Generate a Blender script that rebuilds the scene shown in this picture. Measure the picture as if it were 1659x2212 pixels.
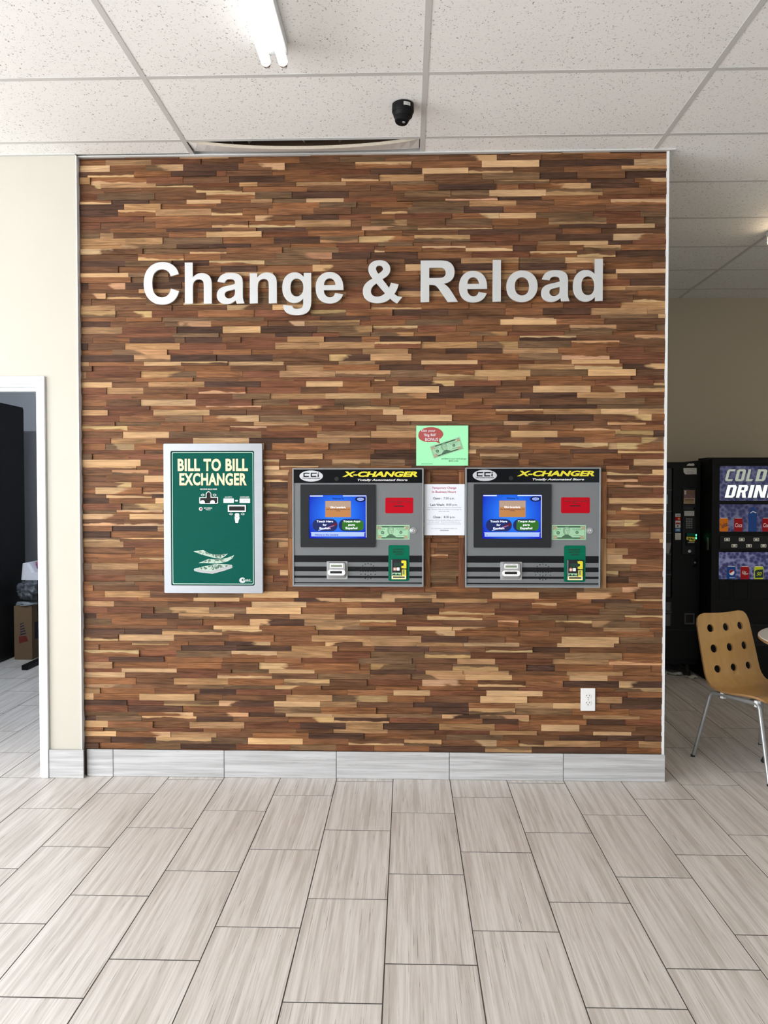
import bpy, bmesh, math, random
from mathutils import Vector, Matrix, noise as mnoise
R = math.radians
random.seed(11)
sc = bpy.context.scene
col = sc.collection
for o in list(bpy.data.objects): bpy.data.objects.remove(o)

# ------------------------------------------------------------------ camera
cd = bpy.data.cameras.new('camera'); cam = bpy.data.objects.new('camera', cd); col.objects.link(cam)
cd.sensor_fit = 'VERTICAL'; cd.sensor_height = 24.0; cd.lens = 24.0*1700.0/2212.0
cd.clip_start = 0.05; cd.clip_end = 60
cam.location = (0.071, -4.2172, 1.5472)
cam.rotation_euler = (math.pi/2-0.0252, 0.0, 0.0286)
sc.camera = cam

# ------------------------------------------------------------------ world, window daylight, exposure
W = bpy.data.worlds.new('world'); sc.world = W; W.use_nodes = True
bg = W.node_tree.nodes['Background']
bg.inputs['Color'].default_value = (0.80, 0.90, 1.0, 1); bg.inputs['Strength'].default_value = 1.6
def area(name, loc, rot, sx, sy, power, color):
    d = bpy.data.lights.new(name, 'AREA'); d.shape = 'RECTANGLE'; d.size = sx; d.size_y = sy
    d.energy = power; d.color = color
    o = bpy.data.objects.new(name, d); col.objects.link(o); o.location = loc; o.rotation_euler = rot
    return o
area('storefront_daylight', (-5.3, -8.02, 1.62), (R(90), 0, 0), 2.8, 2.7, 290.0, (0.95, 0.975, 1.0))
area('storefront_daylight', (3.9, -8.02, 1.62), (R(90), 0, 0), 2.6, 2.7, 5.0, (0.95, 0.975, 1.0))
area('side_window_daylight', (-7.08, -4.5, 1.65), (R(90), 0, R(-90)), 4.8, 2.5, 320.0, (1.0, 0.995, 0.985))
sc.view_settings.view_transform = 'Standard'; sc.view_settings.look = 'None'
sc.view_settings.gamma = 1.0; sc.view_settings.use_curve_mapping = False
sc.view_settings.exposure = 0.37

# ------------------------------------------------------------------ material helpers
def nt(name):
    m = bpy.data.materials.new(name); m.use_nodes = True
    t = m.node_tree; return m, t, t.nodes, t.links, t.nodes['Principled BSDF']
def val(ns, kind, **kw):
    n = ns.new(kind)
    for k, v in kw.items(): setattr(n, k, v)
    return n
def pm(name, c, rough=0.5, metal=0.0, var=0.06, scale=9.0, bump=0.0, bscale=120.0, spec=0.5, stretch=(1,1,1), coat=0.0):
    """plain procedural surface: colour with a faint noise variation and optional fine relief"""
    m, t, ns, ln, b = nt(name)
    tc = ns.new('ShaderNodeTexCoord'); mp = ns.new('ShaderNodeMapping'); mp.inputs['Scale'].default_value = stretch
    ln.new(tc.outputs['Object'], mp.inputs['Vector'])
    n = ns.new('ShaderNodeTexNoise'); n.inputs['Scale'].default_value = scale; n.inputs['Detail'].default_value = 4
    ln.new(mp.outputs['Vector'], n.inputs['Vector'])
    mx = val(ns, 'ShaderNodeMix', data_type='RGBA')
    mx.inputs['A'].default_value = (*[max(0, x*(1-var)) for x in c], 1); mx.inputs['B'].default_value = (*[min(1, x*(1+var)) for x in c], 1)
    ln.new(n.outputs['Fac'], mx.inputs['Factor']); ln.new(mx.outputs['Result'], b.inputs['Base Color'])
    b.inputs['Roughness'].default_value = rough; b.inputs['Metallic'].default_value = metal
    b.inputs['Specular IOR Level'].default_value = spec; b.inputs['Coat Weight'].default_value = coat
    if bump:
        n2 = ns.new('ShaderNodeTexNoise'); n2.inputs['Scale'].default_value = bscale
        ln.new(mp.outputs['Vector'], n2.inputs['Vector'])
        bp = ns.new('ShaderNodeBump'); bp.inputs['Strength'].default_value = bump; bp.inputs['Distance'].default_value = 0.002
        ln.new(n2.outputs['Fac'], bp.inputs['Height']); ln.new(bp.outputs['Normal'], b.inputs['Normal'])
    return m
def em(name, c, strength, base=None):
    m, t, ns, ln, b = nt(name)
    b.inputs['Base Color'].default_value = (*[0.5*q for q in (base or c)], 1); b.inputs['Roughness'].default_value = 0.35; b.inputs['Specular IOR Level'].default_value = 0.08
    b.inputs['Emission Color'].default_value = (*c, 1); b.inputs['Emission Strength'].default_value = strength
    return m

M = {}
# wood planks: colour and sapwood patches come from per-plank attributes, grain from noise
def wood_material():
    m, t, ns, ln, b = nt('plank_wood')
    def at(n):
        a = ns.new('ShaderNodeAttribute'); a.attribute_name = n; return a
    g = at('gco'); tone = at('tone'); sapc = at('sapcol'); luv = at('luv'); sap = at('sap')
    def noise(sx, sy, detail, dist, rough=0.55):
        v = val(ns, 'ShaderNodeVectorMath', operation='MULTIPLY'); v.inputs[1].default_value = (sx, sy, 1)
        ln.new(g.outputs['Vector'], v.inputs[0])
        n = ns.new('ShaderNodeTexNoise'); n.inputs['Scale'].default_value = 1; n.inputs['Detail'].default_value = detail
        n.inputs['Distortion'].default_value = dist; n.inputs['Roughness'].default_value = rough
        ln.new(v.outputs[0], n.inputs['Vector']); return n
    fine = noise(12, 420, 5, 0.3, 0.7); fig = noise(4.5, 95, 5, 1.5, 0.62); coarse = noise(4, 14, 2, 0.5); edge = noise(9, 25, 2, 0.2)
    def rng(src, a, b_, lo, hi):
        r = ns.new('ShaderNodeMapRange'); r.inputs['From Min'].default_value = a; r.inputs['From Max'].default_value = b_
        r.inputs['To Min'].default_value = lo; r.inputs['To Max'].default_value = hi
        ln.new(src, r.inputs['Value']); return r
    f1 = rng(fine.outputs['Fac'], 0.3, 0.7, 0.80, 1.16); f2 = rng(fig.outputs['Fac'], 0.36, 0.60, 0.58, 1.20); f3 = rng(coarse.outputs['Fac'], 0.3, 0.7, 0.78, 1.22)
    m1 = val(ns, 'ShaderNodeMath', operation='MULTIPLY'); ln.new(f1.outputs[0], m1.inputs[0]); ln.new(f2.outputs[0], m1.inputs[1])
    m2 = val(ns, 'ShaderNodeMath', operation='MULTIPLY'); ln.new(m1.outputs[0], m2.inputs[0]); ln.new(f3.outputs[0], m2.inputs[1])
    dot = val(ns, 'ShaderNodeVectorMath', operation='DOT_PRODUCT'); ln.new(sap.outputs['Vector'], dot.inputs[0]); ln.new(luv.outputs['Vector'], dot.inputs[1])
    en = rng(edge.outputs['Fac'], 0.25, 0.75, -0.22, 0.22)
    ad = val(ns, 'ShaderNodeMath', operation='ADD'); ln.new(dot.outputs['Value'], ad.inputs[0]); ln.new(en.outputs[0], ad.inputs[1])
    mask = rng(ad.outputs[0], -0.06, 0.08, 0, 1)
    mx = val(ns, 'ShaderNodeMix', data_type='RGBA'); ln.new(mask.outputs[0], mx.inputs['Factor'])
    ln.new(tone.outputs['Color'], mx.inputs['A']); ln.new(sapc.outputs['Color'], mx.inputs['B'])
    # pale wood shows weaker figure
    soft = val(ns, 'ShaderNodeMix', data_type='FLOAT'); soft.inputs['B'].default_value = 1.0
    sepc = ns.new('ShaderNodeSeparateColor'); ln.new(mx.outputs['Result'], sepc.inputs['Color'])
    pale = rng(sepc.outputs['Red'], 0.25, 0.55, 0.0, 0.5); ln.new(pale.outputs[0], soft.inputs['Factor']); ln.new(m2.outputs[0], soft.inputs['A'])
    sc_ = val(ns, 'ShaderNodeVectorMath', operation='SCALE'); ln.new(mx.outputs['Result'], sc_.inputs[0]); ln.new(soft.outputs['Result'], sc_.inputs['Scale'])
    ln.new(sc_.outputs[0], b.inputs['Base Color'])
    b.inputs['Roughness'].default_value = 0.5; b.inputs['Specular IOR Level'].default_value = 0.12
    bp = ns.new('ShaderNodeBump'); bp.inputs['Strength'].default_value = 0.25; bp.inputs['Distance'].default_value = 0.001
    ln.new(m1.outputs[0], bp.inputs['Height']); ln.new(bp.outputs['Normal'], b.inputs['Normal'])
    return m
M['wood'] = wood_material()

def stone_tile_material(name, light, mid, dark, rough):
    m, t, ns, ln, b = nt(name)
    g = ns.new('ShaderNodeAttribute'); g.attribute_name = 'gco'
    def noise(sx, sy, detail, dist):
        v = val(ns, 'ShaderNodeVectorMath', operation='MULTIPLY'); v.inputs[1].default_value = (sx, sy, 1)
        ln.new(g.outputs['Vector'], v.inputs[0])
        n = ns.new('ShaderNodeTexNoise'); n.inputs['Scale'].default_value = 1; n.inputs['Detail'].default_value = detail
        n.inputs['Distortion'].default_value = dist; n.inputs['Roughness'].default_value = 0.6
        ln.new(v.outputs[0], n.inputs['Vector']); return n
    a = noise(1.5, 40, 9, 0.2); c = noise(2.4, 190, 6, 0.3); k = noise(3.5, 260, 5, 0.9)
    r1 = ns.new('ShaderNodeValToRGB'); ln.new(a.outputs['Fac'], r1.inputs['Fac'])
    e = r1.color_ramp.elements; e[0].position = 0.38; e[0].color = (*mid, 1); e[1].position = 0.58; e[1].color = (*light, 1)
    mx = val(ns, 'ShaderNodeMix', data_type='RGBA'); ln.new(r1.outputs['Color'], mx.inputs['A']); mx.inputs['B'].default_value = (*mid, 1)
    q = ns.new('ShaderNodeMapRange'); q.inputs['From Min'].default_value = 0.5; q.inputs['From Max'].default_value = 0.72; q.inputs['To Max'].default_value = 0.85
    ln.new(c.outputs['Fac'], q.inputs['Value']); ln.new(q.outputs[0], mx.inputs['Factor'])
    m2 = val(ns, 'ShaderNodeMix', data_type='RGBA'); ln.new(mx.outputs['Result'], m2.inputs['A']); m2.inputs['B'].default_value = (*dark, 1)
    q2 = ns.new('ShaderNodeMapRange'); q2.inputs['From Min'].default_value = 0.60; q2.inputs['From Max'].default_value = 0.70; q2.inputs['To Max'].default_value = 0.85
    ln.new(k.outputs['Fac'], q2.inputs['Value']); ln.new(q2.outputs[0], m2.inputs['Factor'])
    ln.new(m2.outputs['Result'], b.inputs['Base Color'])
    b.inputs['Roughness'].default_value = rough; b.inputs['Specular IOR Level'].default_value = 0.45
    return m
M['floor_tile'] = stone_tile_material('floor_tile_porcelain', (0.77, 0.73, 0.70), (0.565, 0.515, 0.475), (0.19, 0.155, 0.13), 0.42)
M['base_tile'] = stone_tile_material('baseboard_tile_porcelain', (0.56, 0.565, 0.58), (0.40, 0.40, 0.41), (0.22, 0.205, 0.20), 0.38)

def ceiling_tile_material():
    m, t, ns, ln, b = nt('ceiling_tile_mineral')
    g = ns.new('ShaderNodeAttribute'); g.attribute_name = 'gco'
    def vor(scale, stretch, lo, hi):
        v = val(ns, 'ShaderNodeVectorMath', operation='MULTIPLY'); v.inputs[1].default_value = stretch
        ln.new(g.outputs['Vector'], v.inputs[0])
        w = ns.new('ShaderNodeTexNoise'); w.inputs['Scale'].default_value = 90; ln.new(g.outputs['Vector'], w.inputs['Vector'])
        ad = val(ns, 'ShaderNodeVectorMath', operation='MULTIPLY_ADD'); ad.inputs[1].default_value = (0.022, 0.022, 0)
        ln.new(w.outputs['Color'], ad.inputs[0]); ln.new(v.outputs[0], ad.inputs[2])
        n = ns.new('ShaderNodeTexVoronoi'); n.inputs['Scale'].default_value = scale; ln.new(ad.outputs[0], n.inputs['Vector'])
        r = ns.new('ShaderNodeMapRange'); r.inputs['From Min'].default_value = lo; r.inputs['From Max'].default_value = hi
        r.inputs['To Min'].default_value = 1; r.inputs['To Max'].default_value = 0
        ln.new(n.outputs['Distance'], r.inputs['Value']); return r, n
    p1, v1 = vor(85, (1.0, 0.8, 1), 0.12, 0.25); p2, v2 = vor(165, (0.8, 1, 1), 0.10, 0.26)
    # only some cells carry a fissure
    s1 = ns.new('ShaderNodeSeparateColor'); ln.new(v1.outputs['Color'], s1.inputs['Color'])
    k1 = val(ns, 'ShaderNodeMath', operation='GREATER_THAN'); k1.inputs[1].default_value = 0.35; ln.new(s1.outputs['Red'], k1.inputs[0])
    m1 = val(ns, 'ShaderNodeMath', operation='MULTIPLY'); ln.new(p1.outputs[0], m1.inputs[0]); ln.new(k1.outputs[0], m1.inputs[1])
    s2 = ns.new('ShaderNodeSeparateColor'); ln.new(v2.outputs['Color'], s2.inputs['Color'])
    k2 = val(ns, 'ShaderNodeMath', operation='GREATER_THAN'); k2.inputs[1].default_value = 0.45; ln.new(s2.outputs['Red'], k2.inputs[0])
    m2 = val(ns, 'ShaderNodeMath', operation='MULTIPLY'); ln.new(p2.outputs[0], m2.inputs[0]); ln.new(k2.outputs[0], m2.inputs[1])
    mxm = val(ns, 'ShaderNodeMath', operation='MAXIMUM'); ln.new(m1.outputs[0], mxm.inputs[0]); ln.new(m2.outputs[0], mxm.inputs[1])
    cl = ns.new('ShaderNodeTexNoise'); cl.inputs['Scale'].default_value = 2.5; ln.new(g.outputs['Vector'], cl.inputs['Vector'])
    cm = val(ns, 'ShaderNodeMix', data_type='RGBA'); cm.inputs['A'].default_value = (0.87, 0.868, 0.865, 1); cm.inputs['B'].default_value = (0.91, 0.91, 0.905, 1)
    ln.new(cl.outputs['Fac'], cm.inputs['Factor'])
    fm = val(ns, 'ShaderNodeMath', operation='MULTIPLY'); fm.inputs[1].default_value = 0.9; ln.new(mxm.outputs[0], fm.inputs[0])
    mx = val(ns, 'ShaderNodeMix', data_type='RGBA'); ln.new(cm.outputs['Result'], mx.inputs['A']); mx.inputs['B'].default_value = (0.22, 0.205, 0.19, 1)
    ln.new(fm.outputs[0], mx.inputs['Factor']); ln.new(mx.outputs['Result'], b.inputs['Base Color'])
    b.inputs['Roughness'].default_value = 0.9; b.inputs['Specular IOR Level'].default_value = 0.1
    return m
M['ceil_tile'] = ceiling_tile_material()

M['cream'] = pm('cream_wall_paint', (0.52, 0.50, 0.435), 0.55, var=0.02, scale=2.5, bump=0.05)
M['tan'] = pm('cream_wall_shade_tone', (0.50, 0.43, 0.32), 0.6, var=0.02, scale=2.5, bump=0.05)  # cream paint with the corner's warm shade mixed into its colour
M['greywall'] = pm('grey_wall_paint', (0.40, 0.405, 0.43), 0.6, var=0.02, scale=2.5)
M['white_paint'] = pm('white_gloss_trim_paint', (0.78, 0.80, 0.82), 0.35, var=0.02)
M['grid_white'] = pm('ceiling_grid_enamel', (0.60, 0.60, 0.595), 0.45, var=0.02)
M['grout'] = pm('dark_grout', (0.075, 0.065, 0.06), 0.9, var=0.1, scale=40)
M['plaster'] = pm('rough_wall_core', (0.13, 0.08, 0.05), 0.9)
M['roofdeck'] = pm('dark_roof_deck', (0.05, 0.05, 0.05), 0.9)
M['insul'] = pm('grey_fibre_insulation', (0.45, 0.38, 0.33), 0.95, var=0.3, scale=60, bump=0.6, bscale=80)
M['tile_edge'] = pm('cut_ceiling_board_edge', (0.50, 0.44, 0.36), 0.95, var=0.25, scale=120, bump=0.4, bscale=200)
M['tile_back'] = pm('plain_ceiling_board_face', (0.76, 0.75, 0.74), 0.9, var=0.03)
M['letter'] = pm('satin_silver_letter_face', (0.60, 0.615, 0.625), 0.34, metal=0.35, var=0.01)
M['steel'] = pm('brushed_stainless_steel', (0.34, 0.36, 0.395), 0.42, metal=0.6, var=0.05, scale=5, stretch=(1, 1, 30), bump=0.08, bscale=60)
M['chrome'] = pm('polished_chrome', (0.75, 0.77, 0.79), 0.14, metal=1.0, var=0.02)
M['leggrey'] = pm('silver_grey_tube', (0.36, 0.37, 0.38), 0.32, metal=0.55, var=0.03)
M['green'] = pm('bottle_green_enamel', (0.0, 0.080, 0.060), 0.5, var=0.03, spec=0.08)
M['green_dark'] = pm('dark_green_border', (0.0, 0.035, 0.027), 0.5, var=0.03, spec=0.08)
M['greenline'] = pm('pale_green_pinstripe', (0.50, 0.72, 0.60), 0.4)
M['butter'] = pm('butter_yellow_print', (0.90, 0.82, 0.45), 0.45, var=0.02)
M['white'] = pm('white_print', (0.80, 0.80, 0.80), 0.45, var=0.02)
M['offwhite'] = pm('off_white_plastic', (0.82, 0.83, 0.84), 0.4, var=0.02)
M['black'] = pm('black_print', (0.010, 0.010, 0.012), 0.5, spec=0.1)
M['blackgloss'] = pm('black_gloss_panel', (0.005, 0.006, 0.008), 0.2, var=0.1, spec=0.12)
M['blackpaint'] = pm('black_powder_coat', (0.008, 0.008, 0.0085), 0.5, var=0.15, bump=0.05, spec=0.12)
M['hole'] = pm('dark_opening', (0.004, 0.004, 0.004), 0.8)
M['grey'] = pm('mid_grey_enamel', (0.165, 0.175, 0.185), 0.42, spec=0.25, var=0.03, scale=4)
M['greyrim'] = pm('light_grey_rim', (0.23, 0.24, 0.25), 0.36, var=0.03)
M['bezel'] = pm('charcoal_plastic_bezel', (0.020, 0.022, 0.024), 0.55, bump=0.04, spec=0.15)
M['yellow'] = pm('yellow_print', (0.72, 0.64, 0.03), 0.5, var=0.02)
M['red'] = pm('red_label', (0.44, 0.002, 0.012), 0.5, var=0.03, spec=0.1)
M['darkred'] = pm('dark_red_print', (0.09, 0.002, 0.006), 0.4)
M['emerald'] = pm('emerald_green_plate', (0.0, 0.130, 0.07), 0.5, var=0.03, spec=0.1)
M['darkgreen'] = pm('dark_green_print', (0.0, 0.03, 0.015), 0.4)
M['silver'] = pm('silver_plastic', (0.38, 0.39, 0.40), 0.35, metal=0.3, var=0.03)
M['logo_silver'] = pm('silver_logo_plate', (0.58, 0.60, 0.64), 0.35, metal=0.2, var=0.05)
M['lcd'] = pm('lcd_grey_green', (0.20, 0.25, 0.17), 0.25)
M['note_green'] = pm('banknote_paper', (0.33, 0.58, 0.37), 0.6, var=0.22, scale=160)
M['note_dark'] = pm('banknote_dark_ink', (0.05, 0.13, 0.07), 0.6, var=0.3, scale=300)
M['note_mid'] = pm('banknote_mid_ink', (0.17, 0.36, 0.21), 0.6, var=0.3, scale=250)
M['note_face'] = pm('banknote_pale_ink', (0.34, 0.52, 0.34), 0.6, var=0.25, scale=300)
M['note_orange'] = pm('banknote_orange_ink', (0.45, 0.20, 0.13), 0.6, var=0.2, scale=200)
def engraved():
    m, t, ns, ln, b = nt('engraved_bill_print')
    tc = ns.new('ShaderNodeTexCoord'); n = ns.new('ShaderNodeTexNoise'); n.inputs['Scale'].default_value = 62; n.inputs['Detail'].default_value = 3; n.inputs['Distortion'].default_value = 0.8
    ln.new(tc.outputs['Object'], n.inputs['Vector']); r = ns.new('ShaderNodeValToRGB'); ln.new(n.outputs['Fac'], r.inputs['Fac'])
    e = r.color_ramp.elements; e[0].position = 0.49; e[0].color = (0.43, 0.55, 0.46, 1); e[1].position = 0.56; e[1].color = (0.08, 0.14, 0.11, 1)
    ln.new(r.outputs['Color'], b.inputs['Base Color']); b.inputs['Roughness'].default_value = 0.5; b.inputs['Specular IOR Level'].default_value = 0.1
    return m
M['note_pale'] = engraved()
M['note_rim'] = pm('pale_bill_edge', (0.50, 0.62, 0.54), 0.5)
M['mint'] = pm('mint_green_paper', (0.33, 0.82, 0.45), 0.65, var=0.03)
M['bubble'] = pm('brick_red_print', (0.36, 0.060, 0.055), 0.55)
M['paper'] = pm('white_paper', (0.76, 0.79, 0.86), 0.7, var=0.02)
M['ink'] = pm('black_ink', (0.045, 0.045, 0.06), 0.7)
M['ink_grey'] = pm('faint_grey_ink', (0.28, 0.29, 0.33), 0.7)
M['ink_red'] = pm('crimson_ink', (0.42, 0.05, 0.12), 0.7)
M['plywood'] = pm('birch_plywood', (0.50, 0.285, 0.095), 0.36, var=0.20, scale=5, stretch=(6, 6, 1), bump=0.03, coat=0.25)
M['plyedge'] = pm('plywood_edge', (0.33, 0.17, 0.06), 0.5, var=0.2, scale=60)
M['laminate'] = pm('white_laminate', (0.78, 0.75, 0.70), 0.35, var=0.02)
M['card'] = pm('brown_cardboard', (0.20, 0.125, 0.068), 0.8, var=0.06, scale=20)
M['card_dark'] = pm('cardboard_print_navy', (0.02, 0.02, 0.05), 0.7)
M['card_red'] = pm('cardboard_print_red', (0.17, 0.02, 0.015), 0.7)
M['bag_grey'] = pm('dark_grey_plastic_bag', (0.10, 0.11, 0.13), 0.4, var=0.2, scale=30)
M['bag_clear'] = pm('pale_plastic_film', (0.35, 0.37, 0.41), 0.3, var=0.2, scale=30)
M['rubber'] = pm('black_rubber', (0.012, 0.012, 0.012), 0.7)
M['plastic_white'] = pm('white_moulded_plastic', (0.70, 0.70, 0.76), 0.4, var=0.02)
M['paperbit'] = pm('crumpled_paper', (0.55, 0.56, 0.50), 0.8, var=0.1, scale=60)
M['glassdark'] = pm('dark_window_glass', (0.006, 0.006, 0.008), 0.12, var=0.2, scale=3, spec=0.25)
M['shelfgrey'] = pm('dim_grey_shelf', (0.045, 0.045, 0.045), 0.5)
M['dimgrey'] = pm('dim_steel_strip', (0.16, 0.155, 0.14), 0.4)
M['label'] = pm('aged_white_sticker', (0.58, 0.57, 0.52), 0.55, var=0.05, scale=40)
M['cyan_print_reflection'] = pm('pale_blue_print_and_reflection', (0.30, 0.42, 0.47), 0.4)  # sticker print, and the reflection painted on the snack window
M['poster_top'] = pm('dark_food_poster', (0.14, 0.05, 0.05), 0.4, var=0.9, scale=60)
M['poster_low'] = pm('tan_food_poster', (0.42, 0.27, 0.11), 0.4, var=0.4, scale=60)
M['navy'] = pm('navy_print', (0.01, 0.02, 0.12), 0.4)
M['orange'] = pm('orange_print', (0.80, 0.22, 0.02), 0.4, var=0.2)
M['skyblue'] = pm('blue_card_print', (0.02, 0.17, 0.50), 0.4)
M['tube'] = em('fluorescent_tube', (1.0, 0.985, 0.95), 1.35)
M['tube_warm'] = em('warm_fluorescent_tube', (1.0, 0.78, 0.52), 4.5)
M['added_tube_cool'] = em('added_cool_tube_glow', (0.80, 0.90, 1.0), 210.0)  # glow of the unseen lamp added in the storage room
M['led_green'] = em('green_indicator', (0.05, 1.0, 0.35), 3.0)
M['led_red'] = pm('red_lens', (0.30, 0.01, 0.02), 0.2)

def screen_material():
    m, t, ns, ln, b = nt('blue_touch_screen')
    tc = ns.new('ShaderNodeTexCoord'); mp = ns.new('ShaderNodeMapping'); mp.inputs['Location'].default_value = (-0.5, 0, -0.45); mp.inputs['Scale'].default_value = (1.0, 0, 0.8)
    ln.new(tc.outputs['Generated'], mp.inputs['Vector'])
    g = ns.new('ShaderNodeTexGradient'); g.gradient_type = 'SPHERICAL'; 
    v = val(ns, 'ShaderNodeVectorMath', operation='SCALE'); v.inputs['Scale'].default_value = 1.5; ln.new(mp.outputs[0], v.inputs[0]); ln.new(v.outputs[0], g.inputs['Vector'])
    r = ns.new('ShaderNodeValToRGB'); ln.new(g.outputs['Fac'], r.inputs['Fac'])
    e = r.color_ramp.elements; e[0].position = 0.1; e[0].color = (0.002, 0.010, 0.45, 1); e[1].position = 0.85; e[1].color = (0.02, 0.22, 0.95, 1)
    b.inputs['Base Color'].default_value = (0.005, 0.01, 0.05, 1); b.inputs['Roughness'].default_value = 0.25; b.inputs['Specular IOR Level'].default_value = 0.1
    ln.new(r.outputs['Color'], b.inputs['Emission Color']); b.inputs['Emission Strength'].default_value = 0.85
    return m
M['screen'] = screen_material()
M['scr_white'] = em('screen_white', (0.55, 0.62, 0.95), 0.8)
M['scr_bar'] = em('screen_pale_bar', (0.30, 0.40, 0.90), 0.7)
M['scr_text'] = em('screen_text_white', (0.85, 0.9, 1.0), 0.8)
M['scr_dark'] = em('screen_dark', (0.006, 0.008, 0.05), 0.7)
M['scr_tan'] = em('screen_tan_card', (0.36, 0.16, 0.055), 0.75)
M['scr_tan2'] = em('screen_grey_tan_card', (0.33, 0.23, 0.17), 0.75)
M['scr_navy'] = em('screen_navy_button', (0.012, 0.020, 0.09), 0.8)
M['scr_flagred'] = em('screen_flag_red', (0.10, 0.010, 0.02), 0.8)
M['scr_green'] = em('screen_green_button', (0.025, 0.11, 0.015), 0.8)

def water_material(name, strength, tint):
    m, t, ns, ln, b = nt(name)
    tc = ns.new('ShaderNodeTexCoord')
    v = ns.new('ShaderNodeTexVoronoi'); v.inputs['Scale'].default_value = 34; ln.new(tc.outputs['Object'], v.inputs['Vector'])
    n = ns.new('ShaderNodeTexNoise'); n.inputs['Scale'].default_value = 7; n.inputs['Detail'].default_value = 9; n.inputs['Roughness'].default_value = 0.7; n.inputs['Distortion'].default_value = 1.2; ln.new(tc.outputs['Object'], n.inputs['Vector'])
    mu = val(ns, 'ShaderNodeMath', operation='MULTIPLY'); ln.new(v.outputs['Distance'], mu.inputs[0]); ln.new(n.outputs['Fac'], mu.inputs[1])
    r = ns.new('ShaderNodeValToRGB'); ln.new(mu.outputs[0], r.inputs['Fac'])
    e = r.color_ramp.elements; e[0].position = 0.08; e[0].color = (0.006, 0.009, 0.06, 1); e[1].position = 0.42; e[1].color = (*tint, 1)
    k = r.color_ramp.elements.new(0.22); k.color = (0.030, 0.036, 0.15, 1)
    b.inputs['Base Color'].default_value = (0.02, 0.02, 0.05, 1); b.inputs['Roughness'].default_value = 0.25
    ln.new(r.outputs['Color'], b.inputs['Emission Color']); b.inputs['Emission Strength'].default_value = strength
    return m
M['water'] = water_material('backlit_droplet_print', 0.34, (0.17, 0.18, 0.30))
M['water_lit'] = water_material('backlit_droplet_print_bright', 0.42, (0.24, 0.25, 0.42))
M['lit_dim'] = em('backlit_letter_dim', (0.42, 0.45, 0.37), 0.62)
M['lit_white'] = em('backlit_letter_white', (0.86, 1.0, 0.78), 0.95)
M['can_orange'] = em('backlit_orange_can', (0.50, 0.13, 0.008), 0.36)
M['can_red'] = em('backlit_red_can', (0.26, 0.008, 0.010), 0.36)
M['can_blue'] = em('backlit_blue_can', (0.010, 0.05, 0.20), 0.36)
M['can_lime'] = em('backlit_lime_can', (0.42, 0.46, 0.02), 0.4)
M['can_dark'] = em('backlit_dark_print', (0.010, 0.018, 0.02), 0.8)
M['can_white'] = em('backlit_white_print', (0.55, 0.52, 0.50), 0.5)
M['bottle_blue'] = em('backlit_water_bottle', (0.014, 0.040, 0.14), 0.5)
M['icon'] = em('backlit_button_icon', (0.42, 0.40, 0.33), 0.5)

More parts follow.
